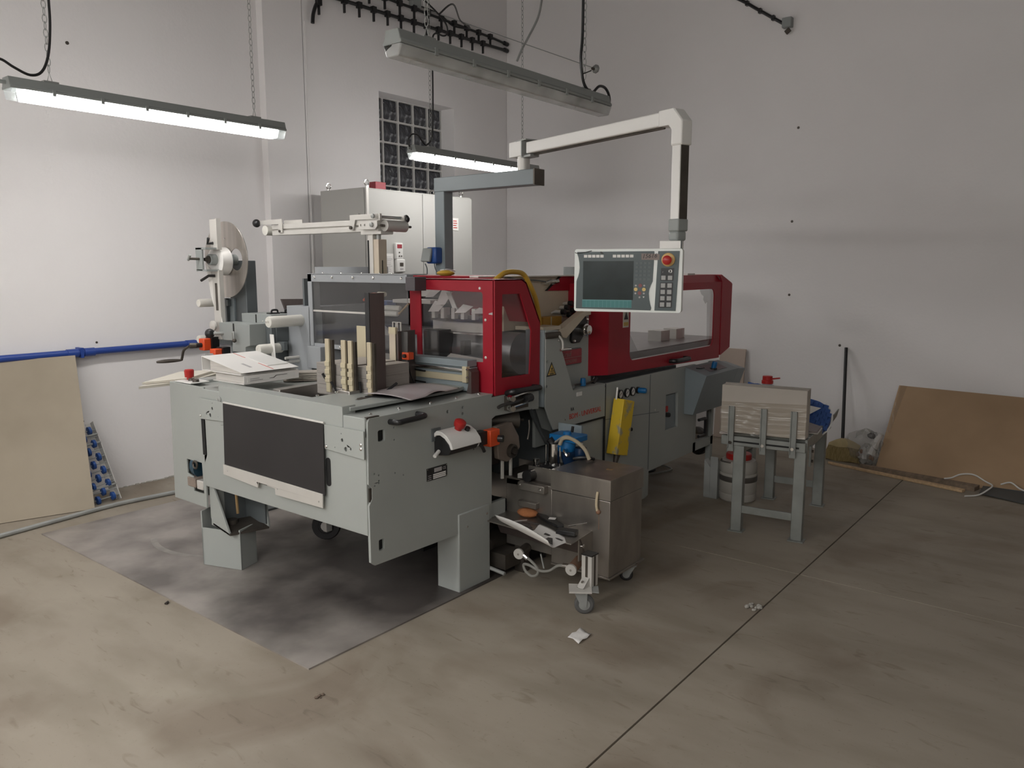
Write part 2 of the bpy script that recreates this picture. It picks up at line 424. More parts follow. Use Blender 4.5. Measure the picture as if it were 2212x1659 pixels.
# ------------------------------------------------------------------ lamps on chains
def chain(mb, p0, p1, L=.042):
    p0, p1 = V(p0), V(p1); n = max(2, int((p1-p0).length/(L*.80)))
    d = (p1-p0)/n
    for i in range(n):
        c = p0+d*(i+.5); a = d.normalized(); s = V((1, 0, 0)) if i % 2 else V((0, 1, 0))
        pts = []
        for k in range(8):
            t = 2*PI*k/8
            pts.append(c + a*(L*.5*math.cos(t)) + s*(.0105*math.sin(t)))
        mb.tube(pts, .0018, 5, smooth=False, closed=True)
    return mb
def lamp(x0, x1, y, z, on, label, chx, group, rail=True, glow=lit):
    """closed fluorescent batten along X; z is the seam between housing and diffuser"""
    t = T('fluorescent_lamp', label, 'lamp', ((x0+x1)/2, y, z), group=group)
    xa, xb = x0+.004, x1-.004
    def sec(x, pr): return [(x, y+a, z+b) for a, b in pr]
    pr = [(-.052, 0), (-.052, .012), (-.046, .016), (-.036, .055), (.036, .055), (.046, .016), (.052, .012), (.052, 0)]
    O('housing', MB().prism(sec(xa, pr), (xb-xa, 0, 0)), lampgrey, t, bev=.003)
    d = [(-.051, -.001), (-.048, -.012), (-.034, -.047), (.034, -.047), (.048, -.012), (.051, -.001)]
    if on:
        O('end_cover', MB().prism(sec(x0+.01, d), (.055, 0, 0)), diffus, t, bev=.004)
        O('end_cover', MB().prism(sec(x1-.065, d), (.055, 0, 0)), diffus, t, bev=.004)
        O('lit_diffuser', MB().prism(sec(x0+.067, d), (x1-x0-.134, 0, 0)), glow, t)
    else:
        O('diffuser', MB().prism(sec(x0+.004, d), (x1-x0-.008, 0, 0)), MAT.get('unlit_diffuser') or clear('unlit_diffuser', (.75, .77, .77), 1., haze=.42, hazecol=(.82, .83, .82), rough=.2), t, bev=.006)
        O('reflector', MB().box(x0+.03, x1-.03, y-.03, y+.03, z-.004, z-.001), alu, t)
        for s in (-.018, .018): O('tube', MB().cyl((x0+.05, y+s, z-.022), (x1-.05, y+s, z-.022), .008, n=10), white, t)
    rep('clip', MB().box(-.008, .008, -.004, .004, -.012, .018), lampgrey, t, [(x0+.2+k*(x1-x0-.4)/5, y-.052, z) for k in range(6)])
    for cx in chx:
        O('bracket', MB().box(cx-.035, cx+.035, y-.02, y+.02, z+.055, z+.066), galv, t)
        mb = MB(); mb.tube([(cx-.012, y, z+.066), (cx, y, z+.11), (cx+.012, y, z+.066)], .002, 5, smooth=False)
        O('chain', chain(mb, (cx, y, z+.11), (cx-.005, y, ZC)), galv, t)
    if rail:
        O('cable_gland', MB().cyl((x0-.03, y, z+.03), (x0+.01, y, z+.03), .010, n=10), lampgrey, t)
    return t
LY, LY2, LZ = 4.335, 2.354, 2.445
GL = 'fluorescent battens on chains'
l1 = lamp(1.585, 3.156, LY, LZ, True, 'lit fluorescent batten hanging on chains in front of the blue pipe wall', (1.79, 2.955), GL)
l3 = lamp(4.29, 5.86, LY, LZ, True, 'lit fluorescent batten hanging behind the swing arm, in front of the glass blocks', (4.505, 5.657), GL)
l2 = lamp(2.233, 3.803, LY2, LZ+.012, False, 'unlit grey fluorescent batten with clear cover hanging above the red hood', (2.431, 3.602), GL, rail=False)
l4 = lamp(-1.15, .42, LY, LZ, True, 'unseen lit fluorescent batten added to the same row, beyond the left edge of the picture', (-.95, .2), GL)  # extra lamp out of view, added to light the room from the left
FILL_LAMPS = [(-.47, LY2, 0), (-2.0, 4.9, 1), (-2.0, 3.1, 1), (-2.0, 1.3, 1), (-2.0, -.5, 1), (-2.0, -2.3, 1), (-3.6, 3.1, 1), (-3.6, 1.3, 1), (-3.6, -.5, 1), (-3.6, -2.3, 1), (-5.2, 1.3, 1), (-5.2, -.5, 1)]  # unseen lamps added as fill, most turned to brighten the right wall and machine front
for k_, (lx, ly_, turn) in enumerate(FILL_LAMPS):
    q = lamp(lx, lx+1.571, ly_, LZ+(0, .12, .35, -.1, .25, .45, .6, .05, .5, .3, .7, .15)[k_], True, 'unseen fluorescent batten added as fill light in the left part of the hall', (lx+.2, lx+1.37), GL, glow=lit_fill)
    if turn: q.rotation_euler.z = PI/2
O('supply_cable', MB().tube([(1.80, 4.3, ZC), (1.803, 4.3, 3.2), (1.801, 4.3, 2.891), (1.797, 4.3, 2.761), (1.778, 4.3, 2.628), (1.742, 4.3, 2.545), (1.688, 4.3, 2.52), (1.619, 4.3, 2.543), (1.562, 4.3, 2.57), (1.5, 4.31, 2.56), (1.51, 4.33, 2.48), (1.56, 4.335, 2.465)], .0065), black, l1)
O('supply_cable', MB().tube([(3.56, 2.33, ZC), (3.552, 2.33, 3.2), (3.547, 2.33, 2.94), (3.543, 2.33, 2.76), (3.532, 2.33, 2.647), (3.556, 2.33, 2.548), (3.61, 2.33, 2.506), (3.65, 2.33, 2.508), (3.71, 2.33, 2.548), (3.77, 2.33, 2.55), (3.809, 2.33, 2.521), (3.815, 2.33, 2.48), (3.79, 2.345, 2.462)], .0075), black, l2)
O('cable_tie', MB().tube([(3.548, 2.335, 2.58), (3.60, 2.31, 2.605)], .003, 5, smooth=False), black, l2)
O('supply_cable', MB().tube([(4.30, LY, 3.62), (4.6, LY, 3.50), (4.693, LY, 3.44), (4.705, LY, 3.38), (4.66, LY, 3.35), (4.564, LY, 3.345), (4.536, LY, 3.25), (4.535, LY, 2.913), (4.523, LY, 2.605), (4.47, LY, 2.525), (4.43, LY, 2.525), (4.372, LY, 2.575), (4.31, LY, 2.58), (4.27, LY, 2.54), (4.28, LY, 2.48), (4.32, LY, 2.46)], .0065), black, l3)

# ------------------------------------------------------------------ services on the walls
t = T('wall_pipe', 'blue painted steel pipe running along the white wall above the leaning board', 'pipe', (2, 5.64, 1.02))
O('tube', MB().cyl((-6.5, 5.645, 1.012), (3.9, 5.645, 1.02), .0235, n=14), pipeb, t)
for x in (2.33, 2.44, 3.19):
    O('coupling', MB().cyl((x-.035, 5.645, 1.017), (x+.035, 5.645, 1.017), .030, n=14), pipeb, t)
rep('pipe_clip', MB().box(-.01, .01, -.03, .06, -.034, .034), pipeb, t, [(2.385, 5.645, 1.018), (.9, 5.645, 1.016)])
def clipped_cable(name, label, pts, r, clips, hang, thick=.007):
    a = T(name, label, 'cable', pts[0])
    O('sheath', MB().tube(pts, r, 8), black, a)
    mb = MB().box(-.022, .022, -.026, .012, -.026, .026); mb.box(-thick, thick, -.016, .004, -hang, -.02)
    rep('tie_clip', mb, black, a, clips)
    return a
def along(p, q, n, o=0., e=1.): return [tuple(V(p).lerp(V(q), o+(e-o)*i/(n-1))) for i in range(n)]
a, b = (4.60, YB-.035, 3.86), (7.0, YB-.035, 3.93)
clipped_cable('lower_wall_cable', 'lower black cable with hanging tie clips bending down the wall joint', [(4.41, YB-.035, 3.61), (4.425, YB-.035, 3.70), (4.48, YB-.035, 3.80), (4.60, YB-.035, 3.865), (5.2, YB-.035, 3.88), (5.9, YB-.035, 3.895), (6.5, YB-.035, 3.905), (7.0, YB-.035, 3.92)], .016, [(4.475, YB-.035, 3.79)]+along((4.75, YB-.035, 3.87), (6.6, YB-.035, 3.908), 12), .10)
clipped_cable('upper_wall_cable', 'upper black cable with tie clips running parallel above the other on the wall', [(4.7, YB-.035, 4.02), (5.4, YB-.035, 4.015), (6.2, YB-.035, 4.005), (6.7, YB-.035, 4.0), (7.0, YB-.035, 3.985)], .013, along((4.85, YB-.035, 4.018), (6.72, YB-.035, 4.0), 11), .10)
O('end_cap', MB().cyl((6.96, YB-.035, 3.922), (7.02, YB-.035, 3.918), .022, n=10), black, bpy.data.objects['lower_wall_cable'])
O('end_cap', MB().cyl((6.96, YB-.035, 3.99), (7.02, YB-.035, 3.986), .022, n=10), black, bpy.data.objects['upper_wall_cable'])
t = T('junction_box', 'small grey junction box on the wall above the black cables', 'junction box', (5.63, YB, 4.1))
O('body', MB().box(5.57, 5.69, YB-.05, YB, 4.03, 4.13), lampgrey, t, bev=.004)
O('inlet_cable', MB().tube([(4.9, YB-.02, 4.15), (5.3, YB-.02, 4.115), (5.55, YB-.02, 4.08)], .008), black, t)
O('outlet_cable', MB().tube([(5.69, YB-.02, 4.06), (5.86, YB-.02, 4.06), (6.02, YB-.03, 4.03), (6.12, YB-.06, 3.97), (6.10, YB-.3, 3.90), (5.6, 5.0, 3.80), (4.9, 4.45, 3.66), (4.62, LY, 3.5)], .007), black, t)
t = T('tension_wire', 'thin steel wire stretched between the two walls with a grey anchor plate', 'wire', (XR, 4.49, 3.58))
O('strand', MB().cyl((5.85, YB, 4.06), (XR-.05, 4.49, 3.585), .004, n=6), galv, t)
O('anchor_plate', MB().lathe([(.045, 0), (.04, .012), (.012, .03)], (XR, 4.47, 3.575), (-1, 0, 0), 8), galv, t)
O('anchor_eye', MB().cyl((XR-.06, 4.475, 3.57), (XR-.01, 4.475, 3.57), .014, n=8), mach, t)
thing('grey_wall_cable', MB().tube([(XR-.006, 5.137, 4.40), (XR-.008, 5.19, 4.2), (XR-.008, 5.32, 4.02), (XR-.008, 5.40, 3.92), (XR-.008, 5.473, 3.80)], .011, 8), galv, 'slack grey cable hanging down the right wall beside the room corner', 'cable')
t = T('wall_camera_cable', 'black cable along the right wall ending in a small grey socket box', 'cable', (XR, 2.55, 3.65))
O('sheath', MB().tube([(XR-.02, 3.3, 4.13), (XR-.02, 2.961, 3.93), (XR-.02, 2.8, 3.82), (XR-.02, 2.565, 3.66)], .014), black, t)
O('socket_box', MB().box(XR-.06, XR, 2.49, 2.57, 3.62, 3.70), lampgrey, t, bev=.004)
O('plug', MB().cyl((XR-.05, 2.50, 3.60), (XR-.05, 2.535, 3.575), .02, n=10), mach, t)
rep('pipe_clip', MB().box(-.02, .02, -.012, .012, -.02, .02), black, t, [(XR-.02, 2.9, 3.89), (XR-.02, 2.78, 3.805), (XR-.02, 2.66, 3.725)])
t = T('wall_plugs', 'small dark drill holes with plugs scattered over the white walls', 'wall plugs')
rep('plug_hole', MB().lathe([(.012, 0), (.010, .004)], (0, 0, 0), (-1, 0, 0), 8), mach, t, [(XR, 3.535, 3.067), (XR, 2.402, 2.788), (XR, 2.416, 1.995), (XR, 2.407, 1.354), (XR, 1.95, 0.93)])
O('plug_hole', MB().cyl((2.481, YA-.004, 3.066), (2.481, YA+.01, 3.066), .012, n=8), mach, t)
O('plug_hole', MB().cyl((2.385, YA-.004, .53), (2.385, YA+.01, .53), .008, n=8), mach, t)
O('plug_hole', MB().cyl((2.52, YA-.004, 1.075), (2.52, YA+.01, 1.075), .008, n=8), mach, t)
# ------------------------------------------------------------------ electric cabinet and what hangs on it
t = T('electric_cabinet', 'tall pale two-door electric cabinet with lifting eyes below the glass-block window', 'cabinet', (5.0, 5.2, 0))
CX0, CX1, CY0, CY1, CZ = 4.36, 5.66, 4.95, 5.50, 2.235
O('body', MB().box(CX0, CX1, CY0, CY1, .08, CZ), cabm, t, bev=.004)
O('plinth', MB().box(CX0+.01, CX1-.01, CY0+.02, CY1, 0, .08), paintd, t)
for i, (xa, xb) in enumerate(((CX0+.004, 5.005), (5.013, CX1-.004))):
    d = O('door', MB().box(xa, xb, CY0-.022, CY0-.002, .09, CZ-.01), cabm, t, bev=.004)
    O('lock', MB().cyl(((xb if i == 0 else xa)+(-.04 if i == 0 else .04), CY0-.022, 1.2), ((xb if i == 0 else xa)+(-.04 if i == 0 else .04), CY0-.032, 1.2), .016), mach, d)
for x, y in ((CX0+.05, CY0+.02), (CX0+.05, CY1-.05), (CX1-.25, CY1-.3), (CX1-.06, CY0+.06)):
    mb = MB(); mb.cyl((x, y, CZ), (x, y, CZ+.02), .012, n=10)
    mb.tube([(x+.024*math.cos(q*PI/6), y, CZ+.042+.024*math.sin(q*PI/6)) for q in range(12)], .006, 6, smooth=False, closed=True)
    O('lifting_eye', mb, chrome, t)
O('rain_strip', MB().box(CX0, CX0+.025, CY0-.03, CY0-.02, 1.3, CZ+.01), alu, t)
O('side_bolt', MB().cyl((CX0-.02, CY0+.06, 2.02), (CX0, CY0+.06, 2.02), .012, n=8), chrome, t)
q = O('socket_timer', MB().box(4.655, 4.735, CY0-.05, CY0-.022, 1.665, 1.80), white, t, bev=.005, label='white timer with a dark red display')
O('display', MB().box(4.668, 4.722, CY0-.0515, CY0-.049, 1.755, 1.787), tagred, q)
for z, x in ((1.72, 4.69), (1.69, 4.69), (1.69, 4.715)): O('button', MB().cyl((x, CY0-.049, z), (x, CY0-.054, z), .006, n=10), mach, q)
q = O('thermostat', MB().box(4.66, 4.755, CY0-.055, CY0-.022, 1.555, 1.665), white, t, bev=.008, label='white thermostat with a small grey display')
O('display', MB().box(4.69, 4.73, CY0-.057, CY0-.054, 1.605, 1.635), mach, q)
O('button', MB().box(4.692, 4.728, CY0-.057, CY0-.054, 1.578, 1.588), inkg, q)
q = O('note_sheet', MB().box(4.55, 4.645, CY0-.026, CY0-.0225, 1.545, 1.71), paper, t, label='printed white paper note')
for k in range(9): O('print_line', MB().box(4.562, 4.562+random.uniform(.04, .07), CY0-.0272, CY0-.0258, 1.56+k*.015, 1.563+k*.015), inkg, q)
q = O('warning_sign', MB().box(5.385, 5.465, CY0-.026, CY0-.0225, 1.93, 2.04), paper, t, label='small white sign with red print')
for k, w_ in enumerate((.05, .04, .05, .045)): O('print_line', MB().box(5.395, 5.395+w_, CY0-.0272, CY0-.0258, 1.95+k*.02, 1.958+k*.02), inkr, q)
thing('small_carton', MB().box(4.515, 4.63, 4.98, 5.06, CZ, CZ+.06), tagred, 'small red carton lying on top of the electric cabinet', 'box', bev=.003)

# ------------------------------------------------------------------ along the left wall
def quad_slab(c, n, th):
    return MB().prism(c, V(n)*th)
ang = (V((2.256, 5.317, 0))-V((1.30, 5.60, 0))).normalized()
bl, br = V((1.30, 5.60, .004)), V((2.256, 5.317, .004))
tr, tl = V((2.335, 5.615, 1.006)), V((1.375, 5.665, 1.0))
nn = (br-bl).cross(tr-br).normalized()
thing('leaning_chipboard', quad_slab([bl, br, tr, tl], -nn, .018), mdf, 'large beige chipboard sheet leaning under the blue wall pipe', 'board')
# gravity conveyor with blue skate wheels, stood on end against the wall
t = T('skate_wheel_conveyor', 'steel conveyor section with blue skate wheels standing on end against the left wall', 'conveyor', (2.3, 5.45, 0))
p0, p1 = V((2.47, 5.42, .0)), V((2.42, 5.645, .525))
ax = (p1-p0); L = ax.length; ax.normalize(); sd = V((-1, .05, 0)); sd = (sd-ax*sd.dot(ax)).normalized(); nv = ax.cross(sd).normalized()
if nv.y > 0: nv = -nv
R = M((sd, nv, ax)).transposed()
for s in (0, .40): O('side_rail', MB().obox(p0+sd*s+ax*L/2, (.005, .06, L), R).obox(p0+sd*(s+.012)+ax*L/2-nv*.027, (.045, .004, L), R), alu, t)
for k in range(11):
    c = p0+ax*(.035+k*.048)
    q = O('axle', MB().cyl(c+nv*.02, c+nv*.02+sd*.40, .004, n=8), galv, t)
    offs = (.03, .13, .23, .33) if k % 2 == 0 else (.08, .18, .28, .37)
    for o_ in offs: O('skate_wheel', MB().lathe([(.012, 0), (.028, .004), (.029, .022), (.012, .027)], c+nv*.02+sd*o_, sd, 14), blue, q)
for k in (.11, .42, .48): O('cross_tube', MB().cyl(p0+ax*k+nv*.028, p0+ax*k+nv*.028+sd*.40, .008, n=8), galv, t)
thing('floor_hose', MB().tube([(-1.2, 5.0, .016), (.4, 5.08, .016), (1.2, 5.12, .016), (1.644, 5.171, .016), (1.971, 5.216, .016), (2.368, 5.262, .016), (2.70, 5.235, .016), (3.1, 5.2, .016), (3.9, 5.25, .016)], .0145, 10), galv, 'pale grey hose lying on the floor behind the steel sheet', 'hose')
# steel sheet under the feeder
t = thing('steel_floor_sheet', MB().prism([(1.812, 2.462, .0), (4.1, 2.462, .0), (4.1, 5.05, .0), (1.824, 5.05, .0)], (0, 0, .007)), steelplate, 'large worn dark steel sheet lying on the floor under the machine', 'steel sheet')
mb = MB()
def arc_strip(c, r, a0, a1, w, z, n=14):
    pts = []
    for i in range(n+1):
        a_ = math.radians(a0+(a1-a0)*i/n); pts.append((c[0]+r*math.cos(a_), c[1]+r*math.sin(a_)))
    for i in range(n):
        (xa, ya), (xb, yb) = pts[i], pts[i+1]; d_ = V((yb-ya, xa-xb, 0)).normalized()*w*.5
        mb.prism([(xa-d_.x, ya-d_.y, z), (xb-d_.x, yb-d_.y, z), (xb+d_.x, yb+d_.y, z), (xa+d_.x, ya+d_.y, z)], (0, 0, .0006))
arc_strip((2.62, 4.20), .48, 150, 245, .035, .007)
O('scraped_arc', mb, mat('scraped_steel', (.40, .375, .345), .4, .4, var=.2, scale=20), t)
# debris on the floor
def crumb(name, c, n, sp, sz, m, label, cat):
    mb = MB()
    for i in range(n):
        r_ = random.uniform(.5, 1)*sz
        mb.sph((c[0]+random.uniform(-sp, sp), c[1]+random.uniform(-sp, sp), c[2]+r_*.5), r_, 7, 5, (1, random.uniform(.6, 1), .6))
    return thing(name, mb, m, label, cat)
crumb('brown_crumbs', (1.712, 2.269, 0), 7, .018, .009, mat('crumb_brown', (.16, .12, .09), .9), 'small cluster of brown crumbs on the bare floor before the steel sheet corner', 'crumbs')
thing('dark_scrap', MB().tube([(1.775, 3.505, .004), (1.787, 3.512, .006), (1.796, 3.525, .004)], lambda u: .004+.004*(1-u), 7), debris, 'small black curled scrap on the floor in front of the steel sheet edge', 'scrap')
crumb('plaster_lumps', (3.478, 1.278, 0), 12, .03, .015, plaster, 'crumbled pale plaster lumps on the floor joint', 'crumbs')
thing('paper_scrap', MB().grid(lambda u, v: (2.66+.10*u+.02*v, 1.73+.07*v, .004+.008*math.sin(5*u+3*v)**2), 6, 4), paper, 'torn white paper scrap on the floor in front of the glue trolley', 'scrap', mods=1)
bpy.data.objects['paper_scrap'].modifiers.new('thick', 'SOLIDIFY').thickness = .001

# ------------------------------------------------------------------ the case-making machine
m = T('case_making_machine', 'large grey bookbinding case maker with red safety hoods and a feeding table', 'machine', (3.6, 3.2, 0))
FX, SY = 2.173, 2.49
# feeding table
O('front_panel', MB().box(FX, FX+.02, 2.50, 3.775, .45, .925), paint, m, bev=.002)
O('top_beam', MB().prism([(FX-.004, 3.60, .80), (FX-.004, 3.60, 1.006), (FX-.004, 2.64, 1.003), (FX-.004, 2.64, .90), (FX-.004, 3.0, .90)], (.075, 0, 0)), paint, m, bev=.003)
O('top_beam_end', MB().box(FX-.002, FX+.06, 2.50, 2.64, .88, .967), paint, m, bev=.004)
O('top_beam_end', MB().box(FX-.002, FX+.06, 3.60, 3.775, .90, .974), paint, m, bev=.004)
for ya, yb, z0, z1, hl in ((3.545, 3.785, .815, .925, 1), (2.497, 2.757, .79, .913, -1)):
    c = (ya+yb)/2
    holes = [circ(c-.01*hl, z0+.067, .008, 10), circ(c+.012*hl, z0+.03, .010, 10), circ(c+.045*hl, z0+.035, .006, 8), circ(c-.015*hl, z0+.095, .003, 6), circ(c-.06*hl, z0+.028, .003, 6)]
    O('slotted_bracket_plate', MB().plate(px(FX-.012), [(ya, z0+.012), (yb-.0, z0), (yb, z1), (ya, z1)] if hl > 0 else [(ya, z0), (yb, z0+.012), (yb, z1), (ya, z1)], holes, .006), paint, m, bev=.001)
rep('bolt', bolt(.008, .006, (-1, 0, 0)), chrome, m, [(FX-.012, 2.515, .835), (FX-.012, 2.515, .853), (FX-.012, 2.745, .815), (FX-.012, 3.765, .835), (FX-.006, 3.60, .935)])
O('screw_washer', MB().lathe([(.016, 0), (.016, .004), (.008, .008)], (FX-.004, 3.592, .935), (-1, 0, 0), 14), galv, m)
O('rubber_apron', MB().plate(px(FX-.017), [(3.56, .585), (2.762, .585), (2.757, .918), (3.545, .925)], [], .004), beltm, m)
O('apron_edge', MB().cyl((FX-.012, 3.545, .925), (FX-.012, 2.757, .918), .006, n=8), alu, m)
O('apron_weight_bar', MB().plate(px(FX-.022), [(3.565, .605), (3.567, .553), (3.27, .535), (3.265, .562), (3.13, .555), (3.128, .525), (2.775, .527), (2.773, .592)], [circ(3.53, .575, .004, 8), circ(3.29, .565, .003, 8), circ(3.11, .556, .003, 8), circ(2.80, .552, .004, 8)], .006), alu, m, bev=.001)
O('apron_slot', MB().plate(px(FX-.003), rr(2.735, 2.765, .63, .76, .014), [], .006), void, m)
# left side housing of the table, with its cut-out
O('side_housing', MB().plate(px(FX), [(3.78, .328), (4.105, .328), (4.085, .982), (3.745, .982), (3.745, .62), (3.77, .58)], [[(3.805, .57), (3.955, .57), (3.955, .49), (3.90, .48), (3.90, .40), (3.80, .40)]], .01), paint, m, bev=.002)
O('side_housing_box', MB().box(FX+.01, 3.35, 3.99, 4.10, .328, .98), paint, m)
O('side_housing_back', MB().box(FX+.25, FX+.26, 3.76, 3.99, .33, .9), void, m)
O('drive_slot', MB().box(FX-.001, FX+.01, 3.755, 3.785, .62, .86), void, m)
q = O('drive_pulley', MB().lathe([(.02, -.02), (.075, -.02), (.075, .02), (.02, .02)], (FX+.07, 3.905, .535), (0, 1, .2), 20), mat('dull_blue', (.02, .06, .095), .4), m)
O('pulley_hub', MB().lathe([(.02, -.03), (.03, -.024), (.03, .024), (.02, .03)], (FX+.06, 3.93, .52), (0, 1, .2), 14), mach, q)
O('chain_eye', MB().tube([(FX-.01, 3.855+.02*math.cos(k*PI/5), .555+.02*math.sin(k*PI/5)) for k in range(10)], .006, 6, smooth=False, closed=True), mach, m)
q = O('limit_switch', MB().box(FX-.01, FX+.06, 3.865, 3.945, .425, .475), mat('oily_brown', (.30, .24, .20), .5, var=.3, scale=20), m, bev=.004)
O('switch_cover', MB().box(FX-.005, FX+.05, 3.80, 3.86, .42, .47), alu, q, bev=.004)
# operator-side panel
def sp(x): return (x[0], x[1])
outer = [(2.18, .95), (2.19, .965), (3.0, .968), (3.0, .95), (3.40, .95), (3.40, .835), (3.30, .845), (3.03, .852), (3.0, .84), (2.996, .30), (2.77, .305), (2.20, .312), (2.178, .33), (2.176, .585), (2.195, .613), (2.195, .66), (2.176, .68)]
holes = [rr(2.235, 2.275, .856, .906, .008), rr(2.225, 2.257, .37, .42, .006), circ(2.675, .925, .009, 10), circ(2.78, .90, .007, 10), circ(2.782, .93, .007, 10), circ(2.83, .775, .017, 12)]
for x, z in ((2.21, .72), (2.235, .71), (2.235, .685), (2.235, .675), (2.212, .668), (2.33, .905), (2.33, .85), (2.33, .70), (2.38, .68), (2.855, .78), (2.87, .765), (2.855, .75), (2.88, .775), (2.895, .765), (2.82, .80), (2.835, .803), (2.86, .71)): holes.append(circ(x, z, .0045, 7))
O('operator_side_panel', MB().plate(py(SY), outer, holes, .014), paint, m, bev=.0015)
O('side_panel_liner', MB().box(2.20, 2.99, SY+.016, SY+.022, .33, .95), void, m)
O('cutout_lug', MB().box(2.182, 2.20, SY+.003, SY+.012, .60, .66), mach, m)
O('grab_handle', MB().tube([(2.47, SY, .945), (2.475, SY-.045, .942), (2.44, SY-.055, .94), (2.35, SY-.055, .938), (2.31, SY-.05, .936), (2.305, SY, .934)], .0125, 10), black, m)
# emergency-stop box on the side panel
Re = M.Rotation(math.radians(-42), 3, 'X')
def ebx(d, z): return (2.575, SY-d, z)
q = O('emergency_stop_box', MB().prism([ebx(d, z) for d, z in ((.0, .835), (.02, .852), (.05, .850), (.085, .832), (.112, .802), (.120, .775), (.108, .772), (.098, .795), (.07, .820), (.04, .832), (.02, .830), (.0, .815))], (.205, 0, 0)), white, m, bev=.003, label='white two-hand box with a red mushroom button')
O('box_side', MB().prism([(2.775, SY-d, z) for d, z in ((.0, .815), (.02, .83), (.04, .832), (.07, .82), (.098, .795), (.108, .772), (.10, .755), (0, .755))], (.005, 0, 0)), white, q)
O('box_base', MB().prism([(2.58, SY-d, z) for d, z in ((.0, .812), (.02, .826), (.04, .828), (.07, .816), (.096, .79), (.106, .768), (.09, .745), (.03, .735), (0, .74))], (.195, 0, 0)), black, q, bev=.003)
O('mushroom_button', MB().lathe([(.018, 0), (.018, .016), (.026, .018), (.029, .032), (.028, .044), (.020, .050), (0, .051)], (2.685, SY-.055, .845), (0, -.40, .92), 18), redp, q)
O('screw_cap', MB().cyl((2.725, SY-.075, .838), (2.725, SY-.083, .852), .012, n=10), black, q)
O('hinge_pin', MB().cyl((2.535, SY-.045, .742), (2.575, SY-.035, .758), .009, n=8), white, q)
O('mount_plate', MB().box(2.56, 2.62, SY-.006, SY, .80, .86), paintd, q)
q = O('rating_plate', MB().box(2.527, 2.663, SY-.003, SY, .617, .677), black, m, label='black rating plate with pale fields')
O('logo_field', MB().box(2.575, 2.625, SY-.0042, SY-.0028, .652, .671), inkg, q)
for k in range(3): O('field', MB().box(2.567, 2.652, SY-.0042, SY-.0028, .6215+k*.0085, .6275+k*.0085), paper, q)
text('ce_mark', 'CE', q, inkg, (2.632, SY-.0032, .655), RYm, .018)
for k in range(3): O('print_line', MB().box(2.534, 2.555, SY-.004, SY-.0028, .622+k*.009, .6245+k*.009), inkg, q)
rep('rivet', bolt(.003, .002), chrome, q, [(x, SY-.003, z) for x in (2.531, 2.659) for z in (.621, .673)])
# leg covers
O('leg_cover', MB().box(2.738, 2.976, SY-.006, 2.632, .0, .405), paint, m, bev=.006)
rep('bolt', bolt(.006, .004), chrome, m, [(2.80, SY-.006, .33), (2.95, SY-.006, .36)])
u_ = V((.08, -.238, 0)).normalized(); w_ = V((.238, .08, 0)).normalized(); P0 = V((2.158, 3.821, .008))
Rl = M((u_, w_, V((0, 0, 1)))).transposed(); hh = .208
q = O('leg_cover', MB().obox(P0+u_*.125+w_*.004+V((0, 0, hh/2)), (.25, .008, hh), Rl).obox(P0+u_*.246+w_*.065+V((0, 0, hh/2+.006)), (.008, .13, hh+.012), Rl).obox(P0+u_*.004+w_*.065+V((0, 0, .15)), (.008, .13, .30), Rl).obox(P0+u_*.125+w_*.126+V((0, 0, hh/2)), (.25, .008, hh), Rl), paint, m, bev=.001)
O('levelling_foot', MB().cyl(P0+u_*.15+w_*.065, P0+u_*.15+w_*.065+V((0, 0, .25)), .03, n=14), mach, m)
gx = 2.19
O('leg_gusset', MB().prism([(gx, 3.775, .45), (gx, 3.775, .27), (gx, 3.755, .235), (gx, 3.60, .205), (gx, 3.72, .42), (gx, 3.74, .45)], (.012, 0, 0)), paint, m, bev=.002)
O('leg_gusset', MB().prism([(gx+.20, 3.70, .45), (gx+.20, 3.70, .235), (gx+.20, 3.55, .21), (gx+.20, 3.58, .44)], (.012, 0, 0)), paint, m, bev=.002)
O('leg_web', MB().box(gx+.012, gx+.20, 3.745, 3.757, .22, .45), paintd, m)
O('leg_foot_plate', MB().prism([(gx, 3.755, .236), (gx, 3.60, .206), (gx+.2, 3.545, .206), (gx+.2, 3.70, .236)], (0, 0, .010)), mach, m)
O('leg_back_web', MB().box(gx+.19, gx+.2, 3.56, 3.74, .23, .45), paintd, m)
O('copper_spindle', MB().cyl((gx+.08, 3.655, .47), (gx+.08, 3.645, .30), .008, n=8), brass, m)
O('crossbeam', MB().box(FX+.02, FX+.08, 3.74, 3.775, .23, .6), paint, m)
# swivel castor and white drip tray underneath
q = O('castor_wheel', MB().lathe([(.0, -.018), (.045, -.018), (.047, -.022), (.078, -.022), (.084, -.012), (.084, .012), (.078, .022), (.047, .022), (.045, .018), (.0, .018)], (2.83, 3.62, .092), (.75, .66, 0), 24), rubber, m)
O('castor_fork', MB().box(2.79, 2.83, 3.57, 3.60, .07, .2), alu, q)
O('castor_hub', MB().lathe([(.03, -.024), (.03, .024)], (2.83, 3.62, .092), (.75, .66, 0), 14), alu, q)
O('castor_plate', MB().box(2.75, 2.92, 3.52, 3.72, .195, .46), paintd, m)
O('drip_tray', MB().prism([(2.70, 4.05, .19), (2.72, 3.98, .19), (2.87, 3.86, .19), (3.1, 4.0, .19), (3.1, 4.3, .19), (2.75, 4.1, .19)], (0, 0, .02)), white, m, bev=.008)
